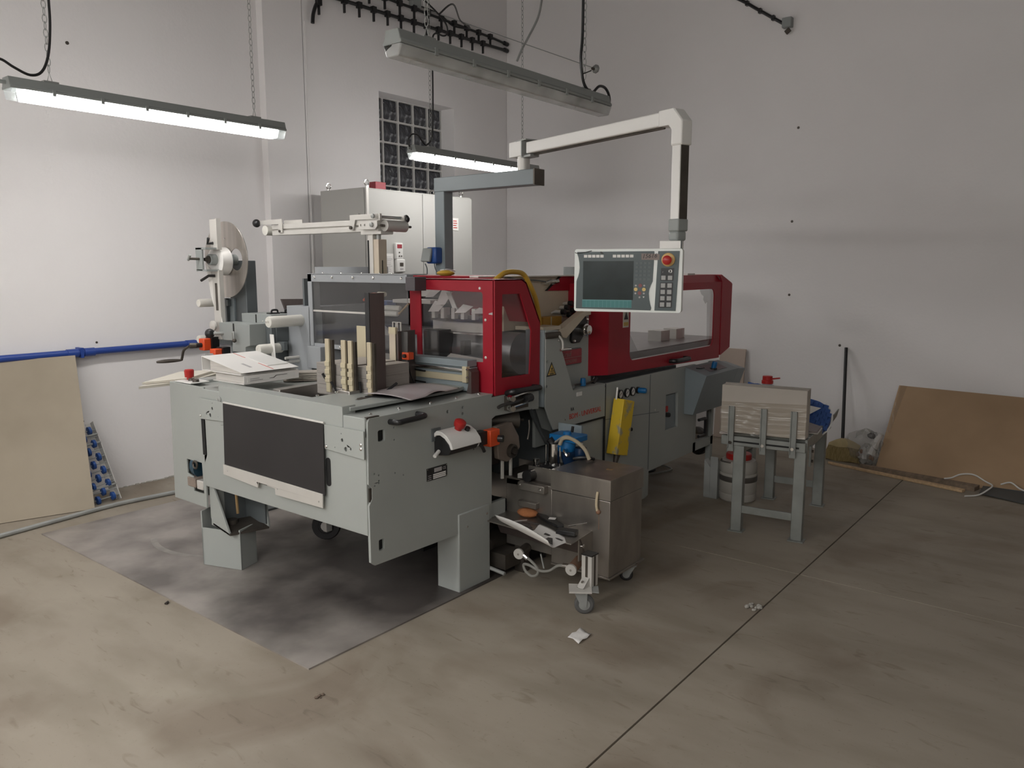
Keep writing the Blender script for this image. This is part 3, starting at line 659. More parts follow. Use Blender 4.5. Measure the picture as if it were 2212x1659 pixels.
# table top with its well
O('table_top', MB().plate(pz(.955), [(FX+.02, 2.50), (3.02, 2.50), (3.02, 2.62), (3.30, 2.62), (3.30, 4.08), (FX+.005, 4.08), (FX+.005, 3.55), (FX+.05, 3.5)], [[(2.27, 2.97), (2.275, 3.40), (2.50, 3.40), (2.72, 3.40), (2.72, 2.97)]], .010), paint, m, bev=.001)
O('well_floor', MB().box(2.25, 2.75, 2.94, 3.46, .80, .82), void, m)
for b_ in ((2.26, 2.27, 2.95, 3.42), (2.72, 2.73, 2.95, 3.42)): O('well_wall', MB().box(b_[0], b_[1], b_[2], b_[3], .82, .955), brownp, m)
O('well_wall', MB().box(2.26, 2.73, 3.40, 3.41, .82, .955), brownp, m)
O('lift_bar', MB().box(2.30, 2.72, 3.08, 3.11, .90, .93), mach, m)
O('lift_bar', MB().box(2.33, 2.72, 3.20, 3.23, .86, .90), mach, m)
O('steel_rail', MB().prism([(2.335, 3.345, .905), (2.355, 3.345, .985), (2.77, 3.345, .992), (2.77, 3.345, .905)], (0, .06, 0)), steel, m, bev=.002)
O('rail_block', MB().box(2.60, 2.71, 3.19, 3.36, .93, 1.01), steel, m, bev=.003)
q = O('cover_plate', MB().prism([(2.243, 2.98, .978), (2.243, 2.70, .978), (2.20, 2.625, .978), (2.90, 2.625, .978), (3.0, 2.66, .978), (2.97, 2.86, .978), (2.55, 2.98, .978)], (0, 0, .018)), paint, m, bev=.003)
O('plate_slot', MB().prism([(2.355, 2.745, .9965), (2.47, 2.765, .9965), (2.465, 2.79, .9965), (2.42, 2.785, .9965), (2.415, 2.795, .9965), (2.375, 2.785, .9965), (2.37, 2.77, .9965), (2.35, 2.765, .9965)], (0, 0, .0008)), mach, q)
rep('bolt', bolt(.008, .008, (0, 0, 1)), chrome, m, [(2.30, 2.975, .997), (2.42, 2.985, .997), (2.25, 2.55, .965), (2.42, 2.55, .966), (2.62, 2.55, .966), (2.80, 2.55, .966), (2.95, 2.53, .966)])
O('corner_lip', MB().box(2.18, 2.25, 2.495, 2.51, .962, .97), mach, m)
q = O('stop_button_plate', MB().prism([(2.19, 4.06, .982), (2.19, 3.90, .982), (2.30, 3.90, .982), (2.31, 4.06, .982)], (0, 0, .006)), white, m, bev=.002, label='white plate with a red stop button')
O('stop_button', MB().lathe([(.014, 0), (.014, .012), (.024, .014), (.026, .05), (.022, .056), (0, .057)], (2.262, 4.035, .988), (0, 0, 1), 16), redp, q)
rep('switch_cap', MB().lathe([(.018, 0), (.016, .012), (0, .014)], (0, 0, 0), (0, 0, 1), 12), mach, q, [(2.245, 3.985, .988), (2.25, 3.95, .988), (2.235, 3.925, .988)])
# board stops and pile guides
def guide(name, x, y0, y1, z0, z1, m_, depth=.012): return O(name, MB().box(x, x+depth, y0, y1, z0, z1), m_, m, bev=.002)
for y0, y1 in ((3.083, 3.113), (2.962, 2.992), (2.914, 2.942), (2.779, 2.806)):
    q = guide('pile_guide', 2.462, y0, y1, .985, 1.25, zinc)
    for k in range(3): O('guide_clamp', MB().box(2.457, 2.463, y0-.003, y1+.002, 1.035+k*.04, 1.060+k*.04), zinc, q, bev=.002)
    O('guide_back', MB().box(2.474, 2.488, y0-.012, y1-.004, 1.0, 1.245), mach, q)
O('guide_foot', MB().prism([(2.45, 3.05, 1.0), (2.45, 2.98, 1.0), (2.60, 2.90, 1.0), (2.60, 2.97, 1.0)], (0, 0, .014)), steel, m, bev=.002)
O('guide_block', MB().box(2.43, 2.50, 2.90, 2.985, .955, 1.01), steel, m, bev=.003)
for a_, b_ in (((2.46, 3.135, 1.075), (2.47, 3.108, 1.03)), ((2.44, 3.045, 1.045), (2.45, 3.02, 1.0)), ((2.50, 2.905, 1.05), (2.50, 2.90, .99)), ((2.58, 2.73, 1.05), (2.50, 2.755, 1.0))):
    O('clamp_lever', MB().cyl(a_, b_, .007, .005, n=8), black, m)
O('pile_channel', MB().box(2.522, 2.615, 2.843, 2.848, .985, 1.477), brownp, m, bev=.001)
O('channel_flange', MB().box(2.517, 2.522, 2.843, 2.872, 1.06, 1.479), black, m)
for ya, yb in ((3.19, 3.29), (3.162, 3.18), (2.99, 3.035)):
    O('rear_guide_plate', MB().box(2.82, 2.826, ya, yb, .98, 1.285), creamz if ya < 3.1 else zinc, m, bev=.001)
O('rear_guide_cap', MB().box(2.818, 2.83, 2.985, 3.037, 1.255, 1.29), zinc, m)
O('rear_guide_side', MB().box(2.826, 2.95, 2.975, 2.985, .98, 1.27), brownp, m)
q = O('slotted_side_plate', MB().plate(px(2.85), [(3.05, .985), (2.935, .985), (2.93, 1.268), (3.047, 1.262)], [], .006), mat('slotted_plate_steel', (.15, .145, .14), .35, .6, var=.2, scale=5), m, bev=.001)
O('slot_rim', MB().tube([(2.846, 3.048, 1.262), (2.846, 3.048, 1.02), (2.846, 3.044, 1.0), (2.846, 3.02, .998), (2.846, 3.012, 1.02), (2.846, 3.012, 1.262)], .0025, 6), chrome, q)
for ya in (3.02, 2.985): O('plate_clip', MB().tube([(2.846, ya+.012, 1.27), (2.846, ya+.012, 1.315), (2.846, ya-.012, 1.315), (2.846, ya-.012, 1.27)], .004, 6, smooth=False), alu, q)
for x, y, z in ((2.86, 2.94, 1.143), (2.98, 3.08, 1.235)):
    q = O('position_counter', MB().box(x-.02, x+.02, y-.025, y+.025, z-.02, z+.018), orange, m, bev=.003)
    O('counter_dial', MB().cyl((x-.02, y, z), (x-.032, y, z), .010, n=10), black, q)
O('counter_cable', MB().tube([(2.86, 2.94, 1.12), (2.865, 2.93, 1.05), (2.88, 2.92, 1.0)], .004, 6), black, m)
# cross beam in front of the hood
O('feed_beam', MB().box(2.965, 3.02, 2.60, 3.035, .972, 1.095), paintb, m, bev=.002)
O('feed_beam_lip', MB().box(2.945, 3.02, 2.605, 3.045, 1.098, 1.132), paintb, m, bev=.002)
O('feed_shaft', MB().cyl((2.945, 3.015, 1.082), (2.945, 2.625, 1.082), .008, n=10), chrome, m)
O('feed_scale', MB().box(2.953, 2.966, 2.63, 3.005, 1.022, 1.055), zinc, m)
for z in (1.06, 1.0): O('feed_pin', MB().cyl((2.945, 2.99, z), (2.945, 2.90, z-.003), .0045, n=8), black, m)
O('feed_bearing', MB().box(2.935, 2.965, 2.603, 2.632, 1.02, 1.103), zinc, m, bev=.003)
O('feed_bearing', MB().box(2.935, 2.965, 3.0, 3.03, 1.02, 1.09), zinc, m, bev=.003)
O('feed_end_plate', MB().prism([(2.95, 2.60, 1.09), (2.95, 2.60, 1.02), (2.95, 2.615, .965), (2.95, 2.582, .965), (2.95, 2.582, 1.075)], (.06, 0, 0)), brownp, m)
rep('bolt', bolt(.006, .008, (-1, 0, 0)), chrome, m, [(2.935, 2.595, 1.09), (2.935, 2.595, 1.05), (2.945, 3.02, 1.05)])
# grey guard with acrylic, left of the hood
GX = 2.95
O('guard_housing', MB().box(GX, 3.5, 3.86, 4.085, .965, 1.365), guardg, m, bev=.003)
O('guard_housing', MB().box(GX-.03, 3.15, 3.735, 3.86, 1.0, 1.132), guardg, m, bev=.003)
O('guard_post', MB().box(GX, GX+.06, 3.832, 3.87, 1.132, 1.56), guardg, m, bev=.002)
O('guard_rail', MB().box(GX, GX+.05, 3.03, 3.87, 1.513, 1.56), guardg, m, bev=.002)
O('guard_rail', MB().box(GX+.005, GX+.015, 3.28, 3.832, 1.338, 1.348), alu, m)
O('guard_rail', MB().box(GX+.005, GX+.03, 3.30, 3.832, 1.125, 1.150), guardg, m)
O('guard_cheek', MB().box(GX+.02, GX+.03, 3.77, 3.832, 1.14, 1.34), paintd, m)
O('guard_top', MB().box(GX, 3.12, 3.045, 3.87, 1.556, 1.562), guardg, m)
O('guard_pane', MB().plate(px(GX+.006), [(3.832, 1.15), (3.03, 1.15), (3.03, 1.52), (3.832, 1.52)], [], .005), acryl, m)
O('guard_pane_edge', MB().box(GX-.002, GX+.004, 3.025, 3.031, 1.33, 1.515), acryl3, m)
rep('bolt', bolt(.008, .007, (-1, 0, 0)), chrome, m, [(GX, y, 1.54) for y in (3.80, 3.64, 3.46, 3.29, 3.07)]+[(GX, 3.59, 1.138)])
rep('rivet', bolt(.005, .008, (0, 0, 1)), chrome, m, [(GX+.1, y, 1.562) for y in (3.85, 3.68, 3.5, 3.35, 3.25)])
mb = MB(); mb.lathe([(.235, 0), (.235, .04)], (3.42, 4.02, 1.56), (0, 0, 1), 28)
O('round_duct_cover', mb, guardg, m)
O('hinge_block', MB().box(GX-.005, 3.03, 2.965, 3.035, 1.475, 1.548), mat('hinge_brown', (.075, .065, .072), .4), m, bev=.002)
# inner works seen through the panes
O('inner_back_panel', MB().box(3.62, 3.66, 2.73, 4.05, .9, 1.53), mat('inner_grey', (.20, .20, .205), .5), m)
O('inner_side_panel', MB().box(3.0, 3.62, 3.97, 3.985, 1.0, 1.53), paintd, m)
O('inner_dark_base', MB().box(3.05, 3.62, 2.62, 3.80, .965, 1.0), mach, m)
O('inner_cylinder', MB().cyl((3.40, 2.60, 1.13), (3.40, 3.75, 1.13), .115, n=28), mat('roller_grey', (.30, .30, .31), .3, .6), m)
q = O('gripper_bar', MB().box(3.25, 3.30, 2.72, 3.15, 1.30, 1.335), mach, m)
rep('gripper', MB().box(-.03, .02, -.012, .012, -.03, .03), alu, q, [(3.25, y, 1.345) for y in (2.80, 2.88, 2.95, 3.03, 3.10)])
O('light_bar', MB().box(3.24, 3.25, 2.72, 3.12, 1.232, 1.240), chrome, m)
O('gripper_support', MB().box(3.28, 3.30, 2.72, 3.16, 1.24, 1.30), alu, m)
O('feeder_block', MB().box(3.18, 3.30, 3.02, 3.14, 1.06, 1.25), black, m, bev=.004)
O('feeder_block', MB().box(3.2, 3.26, 2.85, 2.88, 1.12, 1.20), black, m, bev=.004)
O('slide_plate', MB().prism([(3.10, 3.02, 1.02), (3.10, 2.62, 1.02), (3.20, 2.62, 1.10), (3.20, 2.95, 1.12)], (0, 0, .006)), alu, m)
O('shadow_bar', MB().box(3.10, 3.2, 2.66, 3.08, 1.005, 1.03), black, m)
for (y0, z0, y1, z1, w2) in ((3.12, 1.35, 3.04, 1.40, .05), (2.92, 1.35, 2.84, 1.385, .09), (2.80, 1.35, 2.70, 1.37, .07), (3.06, 1.39, 2.99, 1.46, .03), (2.98, 1.46, 2.95, 1.36, .035), (3.14, 1.43, 3.08, 1.47, .03)):
    O('white_flap', MB().prism([(3.2, y0, z0), (3.2, y1, z0+.004), (3.24, y1-.02, z1), (3.24, y0-w2*.3, z1+.01)], (.004, 0, .002)), paper, m)
O('inner_hose', MB().tube([(3.2, 3.66, 1.40), (3.2, 3.60, 1.435), (3.2, 3.53, 1.44)], .008), orange, m)
O('hose_fitting', MB().cyl((3.2, 3.53, 1.44), (3.2, 3.47, 1.44), .014, n=10), zinc, m)
O('inner_valve', MB().box(3.22, 3.3, 3.48, 3.6, 1.37, 1.40), blue, m, bev=.006)
O('inner_bracket', MB().box(3.25, 3.4, 3.15, 3.46, 1.39, 1.41), alu, m)
O('inner_bracket', MB().prism([(3.30, 3.62, 1.02), (3.30, 3.62, 1.25), (3.30, 3.40, 1.12), (3.30, 3.40, 1.02)], (.02, 0, 0)), alu, m)
rep('white_roller', MB().lathe([(.006, -.01), (.014, -.004), (.016, .006), (.016, .11), (.014, .12), (.006, .125)], (0, 0, 0), (0, -1, 0), 14), roller, m, [(3.1, 3.36, 1.368), (3.08, 3.36, 1.338)])
O('white_flap', MB().prism([(3.3, 3.33, 1.50), (3.3, 3.20, 1.50), (3.3, 3.20, 1.43), (3.3, 3.30, 1.43)], (.004, 0, 0)), paper, m)
O('wood_stick', MB().cyl((3.15, 3.14, 1.50), (3.17, 3.19, 1.33), .008, n=8), plywd, m)
O('brass_arm', MB().cyl((3.06, 3.13, 1.40), (3.05, 3.20, 1.34), .006, n=8), brass, m)
# red hood
HX = 3.03
hood = O('safety_hood', MB().plate(px(HX), [(3.09, 1.538), (2.506, 1.538), (2.506, .953), (2.637, .952), (2.668, 1.116), (2.572, 1.120), (2.572, 1.462), (2.580, 1.474), (3.0, 1.481), (3.010, 1.472), (3.007, 1.128), (3.042, 1.128), (3.042, 1.236), (3.092, 1.236)], [], .008), red, m, bev=.001)
O('hood_side', MB().plate(py(SY+.002), [(HX, 1.538), (3.25, 1.538), (3.29, 1.52), (3.413, 1.31), (3.408, .95), (HX, .953)], [[(3.089, 1.463), (3.236, 1.463), (3.333, 1.265), (3.319, 1.035), (3.084, 1.04)]], .008), red, hood, bev=.001)
O('hood_top', MB().prism([(HX, SY+.002, 1.538), (3.25, SY+.002, 1.538), (3.29, SY+.002, 1.52), (3.413, SY+.002, 1.31), (3.408, SY+.002, 1.304), (3.285, SY+.002, 1.514), (3.248, SY+.002, 1.532), (HX, SY+.002, 1.532)], (0, .598, 0)), red, hood)
O('hood_pane', MB().plate(px(HX+.009), [(3.05, 1.122), (2.565, 1.118), (2.565, 1.485), (3.05, 1.485)], [], .004), acryl2, hood)
O('hood_side_pane', MB().plate(py(SY+.012), [(3.07, 1.475), (3.25, 1.475), (3.345, 1.27), (3.33, 1.02), (3.07, 1.02)], [], .004), acryl3, hood)
rep('pane_screw', bolt(.0075, .004, (-1, 0, 0)), alu, hood, [(HX, 2.995, 1.499), (HX, 2.59, 1.493), (HX, 2.553, 1.335), (HX, 2.553, 1.145)])
O('hood_handle', MB().tube([(3.12, SY, .955), (3.12, SY-.04, .968), (3.16, SY-.05, .968), (3.30, SY-.05, .965), (3.345, SY-.045, .963), (3.345, SY, .962)], .016, 10), black, hood)
O('paint_chip', MB().prism([(HX-.001, 2.507, 1.375), (HX-.001, 2.530, 1.370), (HX-.001, 2.532, 1.364), (HX-.001, 2.507, 1.362)], (.002, 0, 0)), inkg, hood)
# clamp levers under the hood
O('lever_bracket', MB().box(3.10, 3.26, SY-.035, SY, .87, .945), mach, m)
O('clamp_lever', MB().tube([(2.99, SY-.05, .905), (3.02, SY-.05, .912), (3.12, SY-.05, .917), (3.20, SY-.045, .92)], .009, 8), mat('worn_black', (.06, .058, .055), .4, .4), m)
for z in (.945, .893): O('clamp_rod', MB().cyl((3.06, SY-.055, z-.003), (3.27, SY-.055, z+.012), .006, n=8), chrome, m)
for z in (.94, .888): O('clamp_nut', MB().cyl((3.08, SY-.075, z), (3.10, SY-.035, z), .016, n=6), chrome, m)
O('clamp_knob', MB().cyl((3.20, SY-.06, .92), (3.25, SY-.06, .925), .022, n=10), black, m)
O('machine_top', MB().box(3.62, 4.02, 2.73, 4.0, 1.53, 1.546), red, m, bev=.004)
# main body: front edge, guard plate and door panel
O('body_front_strip', MB().box(3.425, 3.445, 2.475, 2.60, .84, 1.262), paintb, m, bev=.002)
O('guard_plate', MB().plate(py(2.466), [(3.43, .84), (3.43, 1.262), (3.545, 1.256), (3.555, 1.20), (3.70, .90), (4.052, .90), (4.052, .70), (3.51, .703), (3.46, .78)], [circ(3.445, 1.09, .008, 10), circ(3.443, .955, .008, 10)], .008), paint, m, bev=.001)
O('body_side_plate', MB().plate(py(2.55), [(3.45, .60), (3.45, 1.262), (3.60, 1.255), (3.64, 1.20), (3.86, 1.315), (4.02, 1.335), (4.02, .60)], [], .02), paint, m, bev=.001)
O('zinc_edge', MB().prism([(3.605, 2.50, 1.252), (3.642, 2.50, 1.208), (3.675, 2.50, 1.200), (3.875, 2.50, 1.318), (3.93, 2.50, 1.322), (3.93, 2.50, 1.345), (3.86, 2.50, 1.345), (3.65, 2.50, 1.262)], (0, .05, 0)), creamz, m, bev=.001)
O('zinc_ledge', MB().box(3.45, 3.62, 2.50, 2.69, 1.255, 1.275), creamz, m)
O('label_backing', MB().box(3.62, 3.885, 2.538, 2.552, 1.035, 1.13), paintd, m)
q = O('name_plate', MB().box(3.645, 3.885, 2.532, 2.54, 1.04, 1.125), tagred, m, bev=.001, label='dark red maker plate with two raised lines')
text('lettering', 'Hörauf', q, mat('plate_letters', (.30, .17, .16), .5), (3.655, 2.5315, 1.088), RYm, .042)
O('rule', MB().box(3.648, 3.882, 2.5305, 2.5325, 1.078, 1.081), MAT['plate_letters'], q)
text('lettering', 'BUCHBINDEREI', q, MAT['plate_letters'], (3.655, 2.5315, 1.05), RYm, .026)
rep('rivet', bolt(.004, .003), chrome, q, [(3.632, 2.538, 1.082), (3.892, 2.548, 1.085)])
q = O('warning_triangle', MB().prism([(3.437, 2.4645, 1.008), (3.53, 2.4645, 1.010), (3.484, 2.4645, 1.086)], (0, .002, 0)), black, m, label='yellow warning triangle sticker')
O('triangle_field', MB().prism([(3.450, 2.4632, 1.016), (3.517, 2.4632, 1.0165), (3.484, 2.4632, 1.072)], (0, .0012, 0)), symb, q)
mb = MB()
for pts in ([(3.481, 1.022), (3.487, 1.022), (3.4865, 1.052), (3.4815, 1.052)], [(3.476, 1.046), (3.492, 1.046), (3.484, 1.058)], [(3.462, 1.022), (3.466, 1.022), (3.474, 1.040), (3.470, 1.042)], [(3.502, 1.022), (3.506, 1.022), (3.498, 1.042), (3.494, 1.040)], [(3.462, 1.019), (3.506, 1.019), (3.506, 1.023), (3.462, 1.023)]):
    mb.prism([(x, 2.4622, z) for x, z in pts], (0, .001, 0))
O('pictogram', mb, ink, q)
text('red_lettering', 'BDM - UNIVERSAL', m, inkr, (3.66, 2.465, .739), RYm, .043)
text('lettering', 'RA', m, ink, (3.675, 2.465, .785), RYm, .028)
O('white_tag', MB().box(3.735, 3.79, 2.4635, 2.4655, .862, .885), white, m)
O('seam_strip', MB().box(4.05, 4.056, 2.464, 2.478, .30, .90), void, m)
O('seam_strip', MB().box(3.50, 4.052, 2.464, 2.476, .690, .697), void, m)
rep('bolt', bolt(.006, .004), chrome, m, [(3.62, 2.466, .745), (3.545, 2.466, 1.2), (4.04, 2.466, .885)])
# crank and bearing on the side
q = O('hand_crank', MB().cyl((3.43, 2.47, 1.232), (3.52, 2.44, 1.235), .018, n=12), mach, m)
O('crank_arm', MB().tube([(3.50, 2.435, 1.235), (3.52, 2.42, 1.20), (3.525, 2.42, 1.155)], .006, 8), alu, q)
O('crank_grip', MB().tube([(3.50, 2.42, 1.152), (3.55, 2.42, 1.152), (3.60, 2.42, 1.15)], .008, 8), chrome, q)
Rb = M.Rotation(math.radians(-38), 3, 'Y')
q = O('flange_bearing', MB().plate(lambda u, v, w: (3.862+u*math.cos(.72)-v*math.sin(.72), 2.53+w, 1.235+u*math.sin(.72)+v*math.cos(.72)), [(-.10, -.012), (-.05, -.055), (.05, -.055), (.10, -.012), (.10, .012), (.05, .055), (-.05, .055), (-.10, .012)], [], .022), black, m, bev=.004)
O('bearing_ring', MB().lathe([(.036, 0), (.036, .03), (.028, .032), (.028, .05), (.014, .054)], (3.885, 2.53, 1.235), (0, -1, 0), 18), chrome, q)
rep('bolt', bolt(.010, .012), chrome, q, [(3.795, 2.53, 1.175), (3.93, 2.53, 1.295)])
# zinc plate with its valves behind the hood
O('zinc_back_plate', MB().plate(py(2.70), [(3.36, 1.25), (4.10, 1.25), (4.10, 1.548), (3.36, 1.545)], [], .02), creamz, m)
O('zinc_top_rim', MB().box(3.10, 4.10, 2.66, 2.72, 1.545, 1.552), alu, m)
O('red_trim_plate', MB().prism([(3.75, 2.69, 1.462), (4.12, 2.69, 1.458), (4.12, 2.69, 1.548), (3.89, 2.69, 1.543)], (0, .01, 0)), red, m)
O('trim_gap', MB().prism([(3.738, 2.688, 1.462), (3.752, 2.688, 1.462), (3.892, 2.688, 1.543), (3.878, 2.688, 1.543)], (0, .01, 0)), void, m)
for x, z in ((3.862, 1.337), (3.90, 1.362), (3.937, 1.385), (3.925, 1.318), (3.962, 1.343), (4.0, 1.368), (4.04, 1.392)):
    q = O('flow_valve', MB().cyl((x, 2.70, z-.004), (x, 2.66, z-.002), .011, n=10), alu, m)
    O('valve_knob', MB().lathe([(.016, 0), (.0165, .024), (.012, .028), (0, .028)], (x, 2.662, z-.002), (0, -1, .05), 14), black, q)
q = O('air_fittings', MB().box(3.70, 3.80, 2.67, 2.70, 1.50, 1.515), chrome, m)
for x in (3.705, 3.742, 3.775): O('fitting', MB().cyl((x, 2.665, 1.51), (x+.025, 2.64, 1.52), .011, n=10), chrome, q)
O('tan_carton', MB().box(3.62, 3.80, 2.62, 2.69, 1.262, 1.315), tan, m, label='small tan box')
O('carton_band', MB().box(3.69, 3.70, 2.618, 2.622, 1.262, 1.316), zinc, m)
O('white_cap', MB().cyl((3.85, 2.695, 1.335), (3.80, 2.69, 1.332), .012, .006, n=10), white, m)
O('air_hose', MB().tube([(3.18, 2.66, 1.50), (3.245, 2.64, 1.548), (3.30, 2.64, 1.570), (3.372, 2.64, 1.574), (3.454, 2.64, 1.561), (3.50, 2.63, 1.505), (3.545, 2.62, 1.42), (3.575, 2.62, 1.32), (3.58, 2.62, 1.24)], .014, 10), yhose, m)
O('grey_wire', MB().tube([(3.36, 2.69, 1.545), (3.48, 2.685, 1.53), (3.60, 2.67, 1.525), (3.71, 2.665, 1.515)], .004, 6), paintd, m)
O('exhaust_stub', MB().cyl((4.36, 2.92, 1.53), (4.36, 2.92, 1.60), .062, n=20), lampgrey, m)
O('hood_back_box', MB().box(3.62, 4.05, 2.72, 3.98, .9, 1.53), paintd, m)
# items on the ledge of the door panel
O('blue_knob', MB().lathe([(.018, 0), (.018, .02), (.015, .045), (0, .046)], (3.87, 2.51, .905), (0, 0, 1), 12), bluel, m)
O('ledge_plate', MB().box(3.70, 4.05, 2.472, 2.55, .89, .902), paint, m)
O('ledge_rod', MB().tube([(3.70, 2.51, .912), (3.80, 2.515, .918), (3.92, 2.515, .912), (4.02, 2.52, .92)], .006, 6), mach, m)
O('ledge_glass', MB().cyl((3.735, 2.50, .902), (3.735, 2.50, .925), .018, n=12), petm, m)
O('ledge_knob', MB().cyl((3.99, 2.52, .905), (4.03, 2.52, .93), .014, n=8), black, m)
# machinery cavity under the table end
O('cavity_back', MB().box(2.99, 3.70, 2.98, 3.0, .03, .84), void, m)
O('cavity_side', MB().box(2.992, 3.0, 2.51, 2.98, .40, .84), void, m)
O('cavity_roof', MB().box(3.0, 3.46, 2.51, 2.98, .84, .85), void, m)
O('cavity_cheek', MB().prism([(3.33, 2.485, .845), (3.35, 2.485, .80), (3.50, 2.485, .60), (3.50, 2.485, .48), (3.60, 2.55, .48), (3.62, 2.55, .66), (3.51, 2.55, .703), (3.44, 2.55, .845)], (.01, .03, 0)), paintd, m, bev=.001)
O('cavity_end', MB().box(3.60, 3.66, 2.50, 2.98, .03, .84), paintd, m)
q = O('glue_roller', MB().cyl((3.08, 2.62, .80), (3.23, 2.50, .80), .045, n=18), mach, m)
O('roller_nut', MB().lathe([(.016, 0), (.016, .01), (.007, .012), (.007, .03)], (3.23, 2.50, .80), (.4, -.9, 0), 8), chrome, q)
O('crank_lever', MB().tube([(3.26, 2.45, .80), (3.25, 2.44, .755), (3.235, 2.44, .70)], .004, 8), mach, q)
q = O('gear_housing', MB().plate(py(2.47), [(3.01, .80), (3.14, .805), (3.20, .72), (3.21, .66), (3.16, .62), (3.10, .60), (3.03, .63)], [], .03), mat('bronze_cover', (.25, .20, .165), .5, .2, var=.25, scale=6), m, bev=.004)
O('gear_boss', MB().lathe([(.036, 0), (.036, .02), (.026, .022), (.024, .012), (.016, .012), (.016, .03)], (3.13, 2.47, .655), (0, -1, 0), 18), mach, q)
O('drive_disc', MB().cyl((3.30, 2.74, .64), (3.30, 2.71, .64), .13, n=26), mat('oily_disc', (.09, .065, .055), .6), m)
for x in (3.12, 3.19): O('support_post', MB().cyl((x, 2.52, .50), (x, 2.52, .60), .010, n=8), alu, m)
q = O('position_counter', MB().box(2.905, 2.98, 2.42, 2.47, .72, .803), orange, m, bev=.005)
O('counter_dial', MB().cyl((2.965, 2.42, .755), (2.975, 2.395, .755), .018, n=12), black, q)
O('counter_base', MB().box(2.84, 2.905, 2.44, 2.489, .735, .80), black, q)
O('counter_lever', MB().tube([(2.83, 2.445, .755), (2.85, 2.43, .735), (2.87, 2.43, .705)], .009, 8), black, q)
O('lower_gear', MB().cyl((3.2, 2.9, .2), (3.2, 2.75, .2), .12, n=18), mach, m)
O('floor_beam', MB().box(3.0, 3.6, 2.56, 2.60, .30, .36), paintd, m)
O('lower_motor', MB().cyl((3.08, 2.62, .12), (3.30, 2.62, .12), .07, n=16), mach, m)
O('small_bracket', MB().box(2.99, 3.12, 2.50, 2.52, .31, .395), paint, m)
# lower body and rear frame
BY = 2.48
O('lower_body', MB().plate(py(BY), [(3.60, .047), (4.60, .047), (4.655, .06), (4.655, .226), (5.335, .235), (5.335, .893), (4.06, .895), (4.056, .69), (3.60, .69)], [[(4.88, .47), (5.07, .47), (5.06, .72), (4.88, .722)]], .02), paint, m, bev=.002)
q = O('recess_liner', MB().prism([(4.88, BY+.02, .47), (5.07, BY+.02, .47), (5.0, BY+.13, .48), (4.88, BY+.13, .48)], (0, 0, .24)), paintb, m)
O('recess_switch', MB().box(4.885, 4.915, BY+.0, BY+.06, .60, .64), redp, m)
O('recess_plug', MB().cyl((4.89, BY+.02, .58), (4.93, BY-.005, .575), .016, n=8), black, m)
O('body_core', MB().box(3.68, 5.30, 2.62, 4.0, .24, .88), paintd, m)
O('body_pedestal', MB().box(3.62, 4.62, 2.52, 3.9, .03, .24), paintd, m)
for x in (4.64, 4.645): O('panel_seam', MB().box(x, x+.003, BY-.001, BY+.004, .24, .89), paintd, m)
O('panel_seam', MB().prism([(4.06, BY-.001, .675), (4.78, BY-.001, .62), (4.78, BY-.001, .616), (4.06, BY-.001, .671)], (0, .004, 0)), paintd, m)
rep('bolt', bolt(.008, .004), alu, m, [(4.72, BY, .64), (3.9, BY, .3), (4.4, BY, .3)])
for x in (4.246, 4.328, 4.40):
    q = O('pressure_gauge', MB().lathe([(.030, 0), (.030, .012), (.026, .014), (.025, .008)], (x, BY, .808), (0, -1, 0), 18), black, m)
    O('gauge_face', MB().cyl((x, BY-.006, .808), (x, BY-.009, .808), .0245, n=16), white, q)
    O('gauge_needle', MB().cyl((x-.012, BY-.0095, .802), (x+.010, BY-.0095, .816), .0018, n=5), ink, q)
q = O('pressure_knob', MB().lathe([(.022, 0), (.022, .012), (.018, .014)], (4.47, BY, .808), (0, -1, 0), 14), black, m)
O('knob_cap', MB().lathe([(.018, 0), (.019, .04), (.016, .052), (0, .054)], (4.47, BY-.012, .808), (.1, -1, 0), 14), bluel, q)
# yellow tube on the side
yb0, yb1 = V((4.112, BY-.05, .455)), V((4.19, BY-.05, .79))
d_ = (yb1-yb0).normalized(); s_ = V((0, 1, 0)).cross(d_).normalized(); Ry = M((s_, V((0, 1, 0)), d_)).transposed(); cc = (yb0+yb1)/2; ln = (yb1-yb0).length
q = O('yellow_block', MB().obox(cc+s_*.03, (.135, .075, ln), Ry), yellow, m, bev=.004, label='worn yellow square tube with cap nuts')
for e_ in (-.40, .40): O('cap_nut', MB().lathe([(.016, 0), (.016, .02), (.010, .024), (.010, .035)], cc+d_*(ln*e_)+s_*.098, s_+V((0, -.4, 0)), 8), chrome, q)
O('tie_knob', MB().cyl(cc+s_*.098-d_*.01, cc+s_*.14-d_*.005+V((0, -.02, 0)), .012, n=8), black, q)
O('end_plug', MB().cyl(yb0+s_*.03, yb0+s_*.025-d_*.05, .022, .014, n=10), mach, q)
O('hanger_rod', MB().cyl((4.155, BY-.03, .79), (4.168, BY-.03, .865), .007, n=8), alu, q)
O('hanger_wire', MB().tube([(4.17, BY-.03, .845), (4.20, BY-.02, .845), (4.235, BY-.01, .838)], .0025, 5), mach, q)
